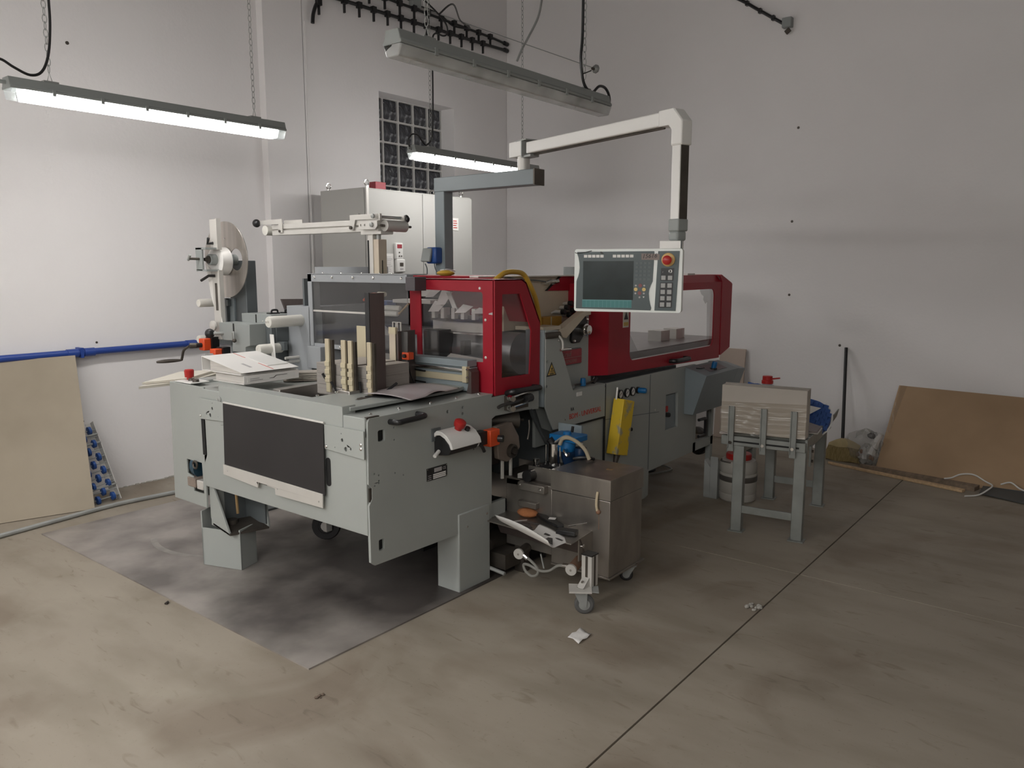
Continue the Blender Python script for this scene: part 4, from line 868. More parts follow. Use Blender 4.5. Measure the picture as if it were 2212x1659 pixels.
# big rear hood
q = O('rear_hood', MB().plate(py(BY), [(4.10, .945), (5.745, .905), (5.745, 1.488), (4.10, 1.492)], [rr(4.362, 5.62, 1.008, 1.437, .05)], .008), red, m, bev=.001)
O('hood_corner', MB().prism([(4.10, BY, .945), (4.10, BY+.008, .945), (4.0, BY+.075, .947), (3.985, BY+.07, .947)], (0, 0, .545)), red, q)
O('hood_front', MB().box(3.985, 3.995, BY+.07, 3.6, .947, 1.50), red, q)
O('hood_chamfer', MB().prism([(4.10, BY, 1.490), (5.745, BY, 1.486), (5.745, BY+.05, 1.538), (4.05, BY+.05, 1.540)], (0, .006, 0)), red, q)
O('hood_top', MB().box(4.0, 5.73, BY+.05, 2.78, 1.532, 1.540), red, q)
O('hood_end', MB().plate(py(BY-.004), [(5.752, .925), (5.768, .925), (5.935, .972), (5.94, 1.47), (5.735, 1.538), (5.70, 1.536), (5.745, 1.49)], [], .008), red, q, bev=.001)
O('hood_end_top', MB().prism([(5.74, BY, 1.536), (5.94, BY, 1.47), (5.94, 2.78, 1.47), (5.74, 2.78, 1.536)], (0, 0, .006)), red, q)
O('hood_pane', MB().prism([(4.34, BY+.014, .99), (5.64, BY+.014, .99), (5.64, BY+.014, 1.45), (5.40, BY+.014, 1.45), (5.405, BY+.014, 1.425), (5.43, BY+.014, 1.40), (5.47, BY+.014, 1.385), (5.465, BY+.014, 1.36), (5.50, BY+.014, 1.33), (5.53, BY+.014, 1.345), (5.55, BY+.014, 1.05), (4.5, BY+.014, 1.05), (4.36, BY+.014, 1.20)], (0, .004, 0)), acryl, q)
O('hood_handle', MB().tube([(4.92, BY, .955), (4.925, BY-.035, .957), (4.96, BY-.045, .957), (5.10, BY-.045, .957), (5.13, BY-.04, .957), (5.135, BY, .957)], .016, 10), black, q)
w = O('safety_label', MB().box(4.268, 4.338, BY-.002, BY, 1.225, 1.335), cream, q, label='cream label with a black warning triangle')
O('label_triangle', MB().prism([(4.278, BY-.003, 1.275), (4.328, BY-.003, 1.275), (4.303, BY-.003, 1.325)], (0, .0012, 0)), ink, w)
O('label_text_field', MB().box(4.275, 4.331, BY-.003, BY-.0018, 1.235, 1.258), symb, w)
O('delivery_deck', MB().box(4.1, 5.95, 2.55, 3.9, 1.0, 1.048), mat('deck_grey', (.24, .22, .22), .3, .3, var=.2, scale=3, stretch=(1, 8, 1)), m)
for x in (5.30, 5.55): O('deck_block', MB().box(x, x+.14, 2.75, 2.86, 1.048, 1.125), alu, m)
O('deck_stop', MB().box(5.3, 5.32, 3.1, 3.13, 1.048, 1.09), mach, m)
O('top_latch', MB().box(5.30, 5.42, 2.55, 2.60, 1.54, 1.553), alu, m)
# slanted operator console
q = O('console_box', MB().prism([(5.165, BY, .889), (5.165, 2.315, .838), (5.165, 2.41, .544), (5.165, BY, .544)], (.565, 0, 0)), paintb, m, bev=.003)
O('console_wing', MB().prism([(5.73, 2.315, .838), (5.73, 2.41, .544), (5.73, BY, .52), (5.73, BY, .88)], (.19, .02, -.02)), paintb, q, bev=.003)
O('console_label', MB().prism([(5.33, 2.45, .8815), (5.62, 2.45, .8815), (5.60, 2.35, .8505), (5.30, 2.35, .8505)], (0, 0, .002)), mat('console_label_grey', (.24, .21, .215), .5), q)
O('console_knob_base', MB().cyl((5.40, 2.37, .856), (5.40, 2.37, .868), .028, n=14), black, q)
O('console_knob', MB().lathe([(.018, 0), (.020, .035), (.017, .05), (0, .052)], (5.40, 2.37, .866), (0, -.25, 1), 14), bluel, q)
O('console_wire', MB().tube([(5.24, 2.43, .876), (5.28, 2.41, .872), (5.33, 2.41, .872)], .004, 6), black, q)
# tail frame
for x in (5.335, 5.645): O('frame_post', MB().box(x, x+.04, BY, BY+.04, .235 if x < 5.5 else .06, .885), paint, m)
O('frame_rail', MB().box(5.335, 5.685, BY, BY+.04, .235, .30), paint, m)
O('tail_pane', MB().plate(py(BY+.02), [(5.375, .30), (5.645, .30), (5.645, .52), (5.375, .52)], [], .005), acryl, m)
O('tail_back', MB().box(5.33, 5.64, 2.9, 2.92, .3, .88), paintd, m)
O('tail_floor', MB().box(5.33, 5.66, BY+.04, 2.9, .285, .30), mat('tail_floor_brown', (.16, .13, .11), .6), m)
O('door_handle', MB().tube([(5.38, BY-.02, .47), (5.46, BY-.03, .47), (5.475, BY-.03, .455), (5.475, BY-.03, .36), (5.46, BY-.03, .345), (5.38, BY-.02, .345)], .012, 8), black, m)
O('support_leg', MB().box(5.64, 5.70, 2.9, 2.96, 0, .3), paintd, m)
O('rear_wheel', MB().lathe([(.02, -.03), (.10, -.03), (.115, -.015), (.115, .015), (.10, .03), (.02, .03)], (5.90, 2.70, .19), (.9, -.4, 0), 24), rubber, m)
O('outfeed_bar', MB().box(5.68, 6.15, 2.30, 2.36, .16, .21), paint, m)
O('outfeed_bar_post', MB().box(6.08, 6.14, 2.30, 2.36, .0, .42), paint, m)
for k, (r_, y_) in enumerate(((.010, 3.0), (.007, 2.9), (.006, 3.1))):
    O('floor_cable', MB().tube([(4.75+.05*k, y_, .26), (4.78, y_-.06, .10), (4.95+.06*k, y_-.12, .012), (5.2, y_-.05, .012), (5.45+.1*k, y_-.15, .012), (5.6, y_+.1, .02)], r_), black if k != 1 else hosec, m)
O('oil_pan', MB().box(4.72, 5.0, 2.75, 3.1, .06, .24), paintd, m)
# column and cross arm that carry the swing arm
O('arm_column', MB().box(3.605, 3.685, 3.365, 3.445, 1.55, 2.14), paintb, m, bev=.004)
O('arm_beam', MB().box(3.60, 3.69, 2.68, 3.445, 2.055, 2.14), paintb, m, bev=.004)
O('arm_beam_cap', MB().box(3.598, 3.692, 2.672, 2.681, 2.053, 2.142), mach, m)
O('column_clip', MB().tube([(3.60, 3.40, 1.58), (3.62, 3.355, 1.585), (3.69, 3.355, 1.575)], .004, 5), white, m)
q = O('cable_socket', MB().box(3.545, 3.61, 3.385, 3.47, 1.62, 1.72), blue, m, bev=.012, label='dark blue power socket with a grey flap')
O('socket_flap', MB().obox((3.535, 3.45, 1.672), (.02, .075, .085), M.Rotation(.25, 3, 'Y')), lampgrey, q, bev=.006)
O('socket_cable', MB().tube([(3.57, 3.42, 1.62), (3.572, 3.415, 1.59), (3.58, 3.40, 1.555)], .004, 6), paintd, q)
O('socket_cable', MB().tube([(3.545, 3.475, 1.62), (3.55, 3.465, 1.59), (3.55, 3.465, 1.555)], .004, 6), paintd, q)
O('yellow_rag', MB().sph((3.35, 3.12, 1.565), .05, 10, 6, (1, 1.2, .35)), yhose, m)
# ------------------------------------------------------------------ roller arm standing on the grey guard (part of the machine)
q = O('roller_arm', MB().box(3.275, 3.335, 3.60, 4.66, 1.812, 1.842).box(3.275, 3.335, 3.60, 4.66, 1.852, 1.884).box(3.29, 3.32, 3.60, 4.66, 1.84, 1.855), alu, m, bev=.002, label='aluminium roller arm on a post')
O('arm_roller', MB().lathe([(.010, -.004), (.034, 0), (.034, .075), (.010, .079)], (3.27, 4.735, 1.848), (1, 0, 0), 18), roller, q)
O('arm_plate', MB().plate(px(3.262), [(4.79, 1.885), (4.79, 1.915), (4.53, 1.918), (4.53, 1.828), (4.57, 1.828), (4.57, 1.885)], [], .006), alu, q, bev=.001)
O('arm_plate', MB().box(3.33, 3.336, 4.40, 4.60, 1.88, 1.912), alu, q)
O('arm_knob', MB().sph((3.25, 4.80, 1.897), .028, 14, 9), black, q)
O('arm_bolt', MB().cyl((3.255, 4.555, 1.838), (3.262, 4.555, 1.838), .009, n=6), mach, q)
O('arm_plate', MB().plate(px(3.262), [(3.84, 1.915), (3.84, 1.822), (3.81, 1.822), (3.79, 1.885), (3.59, 1.885), (3.59, 1.915)], [], .006), alu, q, bev=.001)
O('arm_bolt', MB().cyl((3.25, 3.825, 1.838), (3.262, 3.825, 1.838), .011, n=6), mach, q)
O('arm_plate', MB().plate(px(3.25), [(3.745, 1.872), (3.745, 1.825), (3.60, 1.822), (3.58, 1.84), (3.58, 1.872)], [circ(3.725, 1.85, .007, 10), circ(3.69, 1.85, .007, 10)], .008), alu, q, bev=.001)
for y, z in ((3.61, 1.90), (3.625, 1.85)): O('arm_bolt', MB().lathe([(.014, 0), (.014, .010), (.008, .014)], (3.25, y, z), (-1, 0, 0), 12), galv, q)
O('pinch_roller', MB().cyl((3.30, 3.57, 1.845), (3.47, 3.57, 1.845), .034, n=20), alu, q)
O('roller_axle', MB().cyl((3.27, 3.57, 1.845), (3.52, 3.57, 1.845), .008, n=8), mach, q)
O('top_shaft', MB().cyl((3.27, 3.585, 1.895), (3.47, 3.585, 1.895), .010, n=10), chrome, q)
O('shaft_block', MB().box(3.265, 3.28, 3.57, 3.60, 1.875, 1.915).box(3.46, 3.475, 3.565, 3.60, 1.875, 1.91), alu, q)
O('shaft_knob', MB().lathe([(.006, -.01), (.022, 0), (.026, .012), (.020, .024), (0, .027)], (3.475, 3.575, 1.892), (1, 0, 0), 14), black, q)
O('arm_saddle', MB().box(3.27, 3.37, 3.57, 3.75, 1.795, 1.812), alu, q)
q = O('arm_post', MB().box(3.28, 3.345, 3.655, 3.70, 1.555, 1.795), alu, m)
O('post_slot', MB().box(3.277, 3.281, 3.69, 3.70, 1.56, 1.76), void, q)
O('post_cover', MB().box(3.285, 3.35, 3.61, 3.655, 1.555, 1.765), creamz, q)
O('post_slot', MB().box(3.31, 3.315, 3.607, 3.611, 1.56, 1.64), void, q)
O('post_bolt', MB().cyl((3.31, 3.635, 1.765), (3.31, 3.635, 1.795), .014, n=8), galv, q)

# ------------------------------------------------------------------ strip reel unit behind the feeding table
t = T('strip_reel_unit', 'grey strip reel stand with a large steel disc behind the feeding table', 'reel unit', (2.95, 4.5, 0))
O('stand_post', MB().box(2.90, 2.98, 4.43, 4.61, .02, 1.64), paintd, t, bev=.004)
O('stand_front', MB().box(2.885, 2.902, 4.55, 4.612, .5, 1.40), paintb, t, bev=.003)
O('stand_base', MB().box(2.75, 3.15, 4.35, 4.75, 0, .02), paintd, t)
DX, DY, DZ = 2.83, 4.53, 1.645
holes = [circ(DY+.115*math.cos(a_), DZ+.115*math.sin(a_), .068, 20) for a_ in (PI, PI/3*0)]
q = O('reel_disc', MB().plate(px(DX), circ(DY, DZ, .238, 56), holes, .006), mat('spun_steel', (.56, .52, .48), .30, .95, var=.25, scale=2.2, stretch=(1, 6, .15), lo=.42, hi=.58), t, bev=.0008)
O('disc_screw', bolt(.006, .004, (-1, 0, 0)), chrome, q, loc=(DX, DY+.0, DZ+.13))
q = O('tape_roll', MB().lathe([(.045, 0), (.060, -.002), (.088, 0), (.088, .068), (.045, .068)], (DX-.072, DY-.0, DZ-.01), (1, 0, 0), 36), paper, t, label='white paper tape roll')
for r_ in (.062, .073): O('roll_groove', MB().lathe([(r_, 0), (r_+.0015, 0), (r_+.0015, .002), (r_, .002)], (DX-.073, DY, DZ-.01), (1, 0, 0), 30, cap=False), pages, q)
q = O('spindle', MB().cyl((2.715, DY, DZ), (2.90, DY, DZ), .034, n=20), lampgrey, t)
O('spindle_tip', MB().lathe([(.010, -.03), (.014, -.012), (.024, -.010), (.024, 0)], (2.715, DY, DZ), (1, 0, 0), 14), mach, q)
q = O('flat_bar', MB().box(2.735, 2.745, 4.468, 4.536, 1.15, 1.58).box(2.735, 2.745, 4.468, 4.536, 1.705, 1.89), alu, t)
O('bar_edge', MB().box(2.735, 2.765, 4.460, 4.468, 1.15, 1.58).box(2.735, 2.765, 4.460, 4.468, 1.705, 1.895), alu, q)
O('bar_slot', MB().box(2.7335, 2.7355, 4.485, 4.51, 1.33, 1.50), mach, q)
q = O('clamp_bracket', MB().plate(px(2.66), [(4.585, 1.718), (4.585, 1.578), (4.515, 1.574), (4.515, 1.718)], [], .012), lampgrey, t, bev=.002)
for z_ in (1.706, 1.572): O('bracket_arm', MB().box(2.66, 2.745, 4.47, 4.585, z_, z_+.012), lampgrey, q)
O('bracket_screw', MB().cyl((2.60, 4.555, 1.650), (2.715, 4.54, 1.647), .008, n=10), mach, q)
O('t_handle', MB().cyl((2.60, 4.57, 1.64), (2.60, 4.545, 1.672), .008, n=8), galv, q)
for p_ in (((2.73, 4.50, 1.745), (2.715, 4.535, 1.742), (2.71, 4.515, 1.775)), ((2.73, 4.50, 1.545), (2.71, 4.535, 1.545), (2.69, 4.59, 1.515))):
    O('clamp_lever', MB().tube(p_, .009, 8, smooth=False), black, t)
O('paper_strip', MB().prism([(2.745, 4.618, DZ-.03), (2.745, 4.560, DZ-.07), (2.735, 4.445, 1.25), (2.735, 4.49, 1.25), (2.742, 4.575, 1.42)], (.001, 0, 0)), paper, t)
# mechanism box
O('mechanism_box', MB().plate(px(2.72), [(4.465, 1.258), (4.138, 1.259), (4.143, 1.131), (4.19, 1.12), (4.192, 1.085), (4.331, 1.086), (4.325, 1.153), (4.427, 1.151), (4.465, 1.19)], [], .12), lampgrey, t, bev=.002)
O('box_slot', MB().box(2.718, 2.722, 4.30, 4.312, 1.205, 1.258), void, t)
O('upper_box', MB().box(2.84, 3.05, 4.09, 4.40, 1.255, 1.312), lampgrey, t, bev=.002)
O('upper_slot', MB().box(2.838, 2.842, 4.24, 4.25, 1.26, 1.31), void, t)
rep('bolt', bolt(.006, .004, (-1, 0, 0)), chrome, t, [(2.84, 4.18, 1.27), (2.84, 4.12, 1.27)])
q = O('drive_box', MB().box(2.83, 3.12, 4.08, 4.14, 1.125, 1.25), paintd, t, bev=.003)
O('box_cover', MB().box(2.86, 3.10, 4.072, 4.08, 1.15, 1.235), paintd, q, bev=.002)
O('lower_bracket', MB().box(2.80, 2.9, 4.12, 4.30, .90, 1.10), paint, t)
O('lower_frame', MB().box(2.88, 3.0, 4.10, 4.58, .75, 1.13), paintd, t)
O('slotted_foot', MB().plate(px(2.74), [(4.56, 1.07), (4.34, 1.07), (4.34, .93), (4.56, .93)], [rr(4.52, 4.535, .95, 1.05, .006), rr(4.46, 4.475, .95, 1.05, .006)], .01), brownp, t)
for x in (2.92, 3.02):
    q = O('toggle_latch', MB().box(x-.035, x+.035, 4.16, 4.20, 1.312, 1.320), black, t)
    O('latch_bow', MB().tube([(x-.02, 4.17, 1.32), (x-.015, 4.17, 1.335), (x+.02, 4.17, 1.335), (x+.025, 4.17, 1.32)], .006, 6), black, q)
O('ball_knob', MB().sph((2.66, 4.475, 1.192), .030, 16, 10), black, t)
O('knob_stem', MB().cyl((2.67, 4.45, 1.192), (2.73, 4.42, 1.192), .010, n=8), galv, t)
O('guide_disc', MB().lathe([(.006, -.006), (.032, 0), (.032, .012), (.006, .016)], (2.70, 4.51, 1.235), (1, 0, 0), 18), alu, t)
q = O('lock_handle', MB().tube([(2.70, 4.29, 1.165), (2.695, 4.28, 1.20), (2.69, 4.262, 1.205), (2.69, 4.258, 1.165)], .007, 8), galv, t)
O('handle_ball', MB().sph((2.69, 4.257, 1.158), .013, 10, 7), mach, q)
for y, z, lbl in ((4.545, 1.125, 1), (4.425, 1.068, 0)):
    q = O('position_counter', MB().box(2.64, 2.69, y-.03, y+.03, z-.042, z+.032), orange, t, bev=.005)
    O('counter_body', MB().box(2.69, 2.74, y-.04, y+.03, z-.042, z+.04), black, q)
    O('counter_shaft', MB().cyl((2.60, y, z-.008), (2.64, y, z-.008), .015, n=12), black if lbl else galv, q)
q = O('hand_crank', MB().cyl((2.57, 4.56, 1.118), (2.61, 4.545, 1.117), .016, n=10), mach, t)
O('crank_arm', MB().tube([(2.575, 4.57, 1.115), (2.57, 4.63, 1.085), (2.57, 4.655, 1.04), (2.57, 4.665, 1.02)], .008, 8), mach, q)
O('crank_grip', MB().tube([(2.57, 4.665, 1.02), (2.50, 4.70, 1.018), (2.44, 4.73, 1.015)], lambda u: .006+.006*math.sin(PI*u), 8), mach, q)
rl = lambda L_, r_: MB().lathe([(.010, 0), (.011, -.002), (r_*.9, -.002), (r_, .006), (r_, L_-.006), (r_*.9, L_), (.01, L_)], (0, 0, 0), (1, 0, 0), 18)
rep('guide_roller', rl(.15, .026), roller, t, [(2.72, 4.685, 1.371), (2.72, 4.71, 1.138)])
rep('guide_roller', rl(.16, .030), roller, t, [(2.72, 4.056, 1.113)])
rep('guide_roller', rl(.26, .034), roller, t, [(2.72, 3.945, 1.281)])
O('roller_axle', MB().cyl((2.70, 3.945, 1.281), (2.99, 3.945, 1.281), .006, n=8), chrome, t)
O('roller_bracket', MB().box(2.86, 2.885, 4.0, 4.75, 1.10, 1.15).box(2.86, 2.885, 4.58, 4.75, 1.35, 1.39).box(2.862, 2.883, 4.60, 4.63, 1.1, 1.4), paintd, t)
O('paper_strip', MB().prism([(2.80, 4.055, 1.20), (2.80, 4.015, 1.20), (2.80, 4.0, 1.0), (2.80, 4.04, 1.0)], (.001, 0, 0)), paper, t)
O('sheet_chute', MB().prism([(3.0, 4.20, 1.40), (3.05, 4.20, 1.27), (3.05, 4.215, 1.27), (3.0, 4.215, 1.40)], (.28, -.22, 0)).box(3.1, 3.4, 4.12, 4.13, 1.25, 1.40), brownp, t)
O('cross_rods', MB().cyl((2.85, 3.98, 1.055), (3.2, 3.98, 1.055), .009, n=8).cyl((2.85, 3.98, 1.03), (3.2, 3.98, 1.03), .009, n=8), alu, t)

# ------------------------------------------------------------------ things lying on the feeding table
def pile(name, x0, x1, y0, y1, z0, hs, label):
    t = T(name, label, 'board pile', ((x0+x1)/2, (y0+y1)/2, z0), group='grey board piles on the feeding table')
    z = z0
    for h in hs:
        d = random.uniform(-.0015, .0015)
        O('board_bundle', MB().box(x0+d, x1+d, y0+d, y1+d, z+.0006, z+h-.0006), boarde, t)
        z += h
    O('top_board', MB().box(x0, x1, y0, y1, z, z+.0025), board, t)
    return t
pile('board_pile', 2.495, 2.80, 2.972, 3.225, .965, (.05, .055, .05), 'pile of grey boards between the two left zinc guides')
pile('board_pile', 2.52, 2.80, 2.872, 2.955, .965, (.045, .055, .052), 'narrow pile of grey boards behind the tall brown steel channel')
t = T('board_strips', 'low loose stack of pale board strips beside the binders', 'board strips', (2.8, 3.6, .97))
for k in range(5):
    a_ = random.uniform(-.12, .12); R = M.Rotation(-.55+a_*.6, 3, 'Z')
    O('strip', MB().obox((2.78+.01*k, 3.60-.01*k, .973+.0105*k), (.36, .10, .008), R), cream if k % 2 else board, t, bev=.001)
t = T('grey_film_sheet', 'creased dark grey plastic film sheet lying on the table cover plate', 'film sheet', (2.68, 2.72, .997))
def film_fn(u, v):
    x = 2.43+.40*u+.045*v; y = 2.80-.27*v+.11*u-.04*u*v
    z = 1.002+.022*math.sin(PI*v)*(.35+.65*math.sin(2.2*u+.4)**2)+.012*max(0, math.sin(7*u-2*v))*v+.010*(1-u)*(1-v)
    return (x, y, z)
o = O('sheet', MB().grid(film_fn, 22, 16), silver, t); o.modifiers.new('thick', 'SOLIDIFY').thickness = .0015
O('lower_sheet', MB().prism([(2.43, 2.79, .998), (2.86, 2.93, .998), (2.90, 2.62, .998), (2.50, 2.56, .998)], (0, 0, .0025)), black, t)
def binder(name, label, B, loc, rz):
    t = T(name, label, 'binder', loc, rz, 'white ring binders on the feeding table')
    return t
# lower binder: spine to the operator side
t = binder('ring_binder', 'lower white ring binder lying flat with printed spine towards the table side', None, (2.42, 3.64, .983), 0)
x0, x1, y0, y1, z0, z1 = 2.25, 2.585, 3.495, 3.78, 1.008, 1.055
O('cover', MB().box(x0, x1, y0, y1, z0, z0+.003).box(x0, x1, y0, y0+.003, z0, z1-.002).box(x0, x1, y0, y1, z1-.003, z1), paper, t, bev=.001)
O('pages', MB().box(x0+.012, x1-.01, y0+.02, y1-.01, z0+.004, z1-.006), pages, t)
q = O('spine_label', MB().box(2.27, 2.56, y0-.0012, y0-.0002, z0+.012, z0+.036), white, t)
for k in range(2): O('print_line', MB().box(2.285, 2.36-.02*k, y0-.0018, y0-.001, z0+.016+k*.009, z0+.020+k*.009), inkg, q)
O('print_line', MB().prism([(2.40, y0-.0018, z0+.020), (2.425, y0-.0018, z0+.022), (2.44, y0-.0018, z0+.032), (2.51, y0-.0018, z0+.032), (2.51, y0-.0018, z0+.030), (2.442, y0-.0018, z0+.029), (2.428, y0-.0018, z0+.019), (2.40, y0-.0018, z0+.018)], (0, .0008, 0)), mach, q)
# upper binder: thick spine away from the table side, cover sloping down
t = binder('ring_binder', 'upper white ring binder with thick spine and sloping cover marked by red lines', None, (2.42, 3.66, 1.056), 0)
zb = 1.0575
def top(y): return zb+.010+(y-3.47)/(3.855-3.47)*.062
O('cover', MB().box(2.235, 2.575, 3.50, 3.855, zb, zb+.003).box(2.235, 2.575, 3.852, 3.855, zb, top(3.855)).prism([(2.235, 3.48, top(3.48)), (2.235, 3.855, top(3.855)), (2.235, 3.855, top(3.855)+.003), (2.235, 3.48, top(3.48)+.003)], (.34, 0, 0)), paper, t, bev=.001)
O('pages', MB().prism([(2.252, 3.52, zb+.004), (2.252, 3.80, zb+.004), (2.252, 3.80, top(3.80)-.008), (2.252, 3.52, top(3.52)-.001)], (.30, 0, 0)), pages, t)
def on_cover(x0, x1, y0, y1, h=.001): return MB().prism([(x0, y0, top(y0)+.003), (x1, y0, top(y0)+.003), (x1, y1, top(y1)+.003), (x0, y1, top(y1)+.003)], (0, 0, h))
O('red_line', on_cover(2.42, 2.424, 3.49, 3.62), inkr, t)
O('red_line', on_cover(2.42, 2.424, 3.74, 3.85), inkr, t)
O('loose_booklet', on_cover(2.43, 2.56, 3.55, 3.74, .005), white, t, bev=.001)
O('print_line', on_cover(2.33, 2.345, 3.56, 3.64, .0008), inkg, t)
thing('cream_panel', MB().prism([(2.02, 4.12, .955), (2.40, 4.40, .955), (2.62, 4.30, .955), (2.32, 4.11, .955)], (0, 0, .014)).prism([(2.06, 4.16, .971), (2.42, 4.42, .971), (2.62, 4.34, .971), (2.30, 4.12, .971)], (0, 0, .012)), cream, 'two cream panels jutting out behind the red stop button of the table', 'panel')

# ------------------------------------------------------------------ control console on its swing arm
U = V((.331, -.943, 0)).normalized(); N = V((-.943, -.331, 0)).normalized(); Z = V((0, 0, 1))
LP = V((3.079, 2.053, 1.395)); PW, PH = .494, .286
t = T('control_console', 'light grey operator console with dark screen hanging from a jointed swing arm', 'control console', (3.645, 2.783, 2.14))
def cp(u, v, w): return LP+U*u+Z*v+N*w
def su(x): return (x-5)/2070*PW
def sv(y): return (1375-y)/1215*PH
def pp(lst): return [(su(x), sv(y)) for x, y in lst]
def pl(w0): return lambda u, v, w: cp(u, v, w0+w)
def rect(x0, x1, y0, y1): return pp([(x0, y0), (x1, y0), (x1, y1), (x0, y1)])
body = O('panel_body', MB().plate(pl(-.055), rr(0, PW, 0, PH, .012), [], .055), consw, t, bev=.004)
L_ = [(60, 215), (60, 250), (85, 320), (104, 420), (111, 520), (104, 610), (85, 690), (60, 750), (50, 790), (45, 1310), (52, 1318), (800, 1325), (1505, 1335), (1516, 1290), (1495, 1215), (1472, 1110), (1462, 1010), (1470, 930), (1495, 860), (1530, 780), (1550, 215), (1540, 207), (800, 210)]
fp = O('screen_faceplate', MB().plate(pl(0), pp(L_), [], .0025), face, t)
O('screen', MB().plate(pl(.0025), rect(183, 1165, 392, 1140), [], .0008), screen, fp)
fk = O('function_keys', MB().plate(pl(.0025), rect(172, 1140, 1142, 1290), [], .0006), teal, fp)
# the keys are pieces of their own under the faceplate
bpy.data.objects.remove(fk)
for k in range(12):
    O('function_key', MB().plate(pl(.0025), rect(176+k*80.6, 176+k*80.6+73, 1158, 1290), [], .0012), teal, fp)
O('key_rim', MB().plate(pl(.0025), rect(172, 1140, 1142, 1292), [], .0007), mat('pale_teal', (.12, .32, .32), .4), fp)
for x in [195+80*k for k in range(5)]+[760+82.5*k for k in range(5)]:
    O('label_field', MB().plate(pl(.0025), rect(x, x+66, 271, 325), [], .0008), paper, fp)
for r_ in range(5):
    for c_ in range(4): O('key', MB().plate(pl(.0025), rect(1205+79*c_-r_*2, 1205+79*c_-r_*2+52, 415+76*r_, 455+76*r_), [], .0015), mat('soft_key', (.105, .125, .13), .5), fp)
kc = lambda x, y, r_, m_, h=.002: O('round_key', MB().cyl(cp(su(x), sv(y), .0025), cp(su(x), sv(y), .0025+h), r_/2070*PW, n=18), m_, fp)
for x, y in ((1215, 933), (1370, 935)): kc(x, y, 35, mat('yellow_key', (.68, .50, .18), .4))
for x, y in ((1300, 860), (1290, 1005)): kc(x, y, 36, mat('dull_red_key', (.22, .07, .07), .5))
for x, y in ((1215, 860), (1375, 860), (1210, 1010), (1370, 1010), (1290, 1085)): kc(x, y, 18, inkg, .0012)
O('heart_key', MB().plate(pl(.0025), pp([(1350, 1070), (1362, 1065), (1368, 1073), (1376, 1065), (1386, 1072), (1368, 1098)]), [], .0012), paper, fp)
sf = O('switch_faceplate', MB().plate(pl(0), pp([(1620, 207), (2020, 207), (1975, 1338), (1577, 1335)]), [], .0025), face, t)
q = O('emergency_stop', MB().lathe([(.0300, 0), (.0300, .004), (.026, .007), (.020, .007)], cp(su(1812), sv(370), .0025), N, 28), mat('stop_ring_yellow', (.66, .43, .16), .45), t)
O('mushroom_button', MB().lathe([(.012, 0), (.012, .012), (.0195, .014), (.0205, .024), (.014, .029), (0, .030)], cp(su(1805), sv(378), .009), N, 24), redp, q)
for bx, rows in ((pp([(1684, 525), (1928, 525), (1916, 767), (1676, 767)]), (585, 710)), (pp([(1676, 797), (1914, 797), (1898, 1277), (1654, 1277)]), (855, 977, 1098, 1218))):
    b_ = O('switch_block', MB().plate(pl(.0025), bx, [], .002), black, sf)
    for i, y in enumerate(rows):
        sh = (y-525)*-.025
        for x in (1740, 1862):
            if y == 585: continue
            O('push_key', MB().plate(pl(.0045), rect(x-42+sh, x+42+sh, y-42, y+42), [], .004), mat('grey_key', (.36, .36, .35), .35), sf, bev=.001)
O('symbol_disc', MB().cyl(cp(su(1858), sv(585), .0045), cp(su(1858), sv(585), .0055), .0078, n=18), white, sf)
O('symbol_arrow', MB().plate(pl(.0055), pp([(1853, 552), (1875, 585), (1853, 620), (1845, 620), (1845, 552)]), [], .0004), ink, sf)
O('symbol_mark', MB().plate(pl(.0045), pp([(1712, 600), (1726, 590), (1722, 602), (1714, 612)]), [], .0006), inkg, sf)
tp = O('tape_strip', MB().plate(pl(.003), pp([(1305, 250), (1610, 258), (1650, 270), (1645, 375), (1310, 370)]), [], .0008), tape, t)
RC = M((U, Z, N)).transposed()
text('handwriting', '15616', tp, ink, cp(su(1320), sv(345), .0040), RC @ M.Rotation(.06, 3, 'Z') @ M(((1, .25, 0), (0, 1, 0), (0, 0, 1))), .027)
O('loose_wire', MB().tube([cp(su(20), sv(225), .004), cp(su(60), sv(240), .006), cp(su(150), sv(235), .006), cp(su(350), sv(195), .004)], .0015, 5), black, t)
O('smudge', MB().plate(pl(.0027), pp([(525, 205), (560, 225), (590, 262), (530, 250), (515, 230)]), [], .0004), ink, fp)
# arm
A = V((-.297, -.955, 0)).normalized(); Q = V((.955, -.297, 0)).normalized()*-1
el = V((3.285, 1.635, 0)); pv = V((3.645, 2.783, 0))
def ab(mb, c, L, wq, h, bv=None):   # box along the arm direction
    return mb.obox(c, (L, wq, h), M((A, Q, Z)).transposed())
q = O('pivot_mount', ab(MB(), pv+Z*2.258+A*-.03, .12, .08, .085), consol, t, bev=.004)
O('pivot_base', MB().cyl(pv+Z*2.14, pv+Z*2.216, .035, n=18), alu, q)
O('pivot_bracket', ab(MB(), pv+Z*2.30+A*.03, .10, .085, .006).obox(pv+Z*2.255+A*.035, (.006, .085, .09), M((A, Q, Z)).transposed()), galv, q)
O('pivot_clamp', ab(MB(), pv+Z*2.212+A*.06, .09, .06, .012), galv, q)
La = (el-pv).length
O('arm_tube', ab(MB(), (pv+el)/2+Z*2.256+A*.0, La-.12, .055, .062), consol, t, bev=.006)
O('arm_cable', MB().cyl(pv+A*.1+Z*2.218, el-A*.1+Z*2.220, .006, n=8), mach, t)
ef = [(-.11, 2.222), (-.11, 2.292), (-.015, 2.292), (.036, 2.235), (.036, 2.13), (-.028, 2.13), (-.028, 2.20), (-.05, 2.222)]
O('arm_elbow', MB().prism([el+A*a_+Z*z_-Q*.033 for a_, z_ in ef], Q*.066), consol, t, bev=.006)
O('drop_tube', ab(MB(), el+Z*1.965, .052, .054, .34), consol, t, bev=.005)
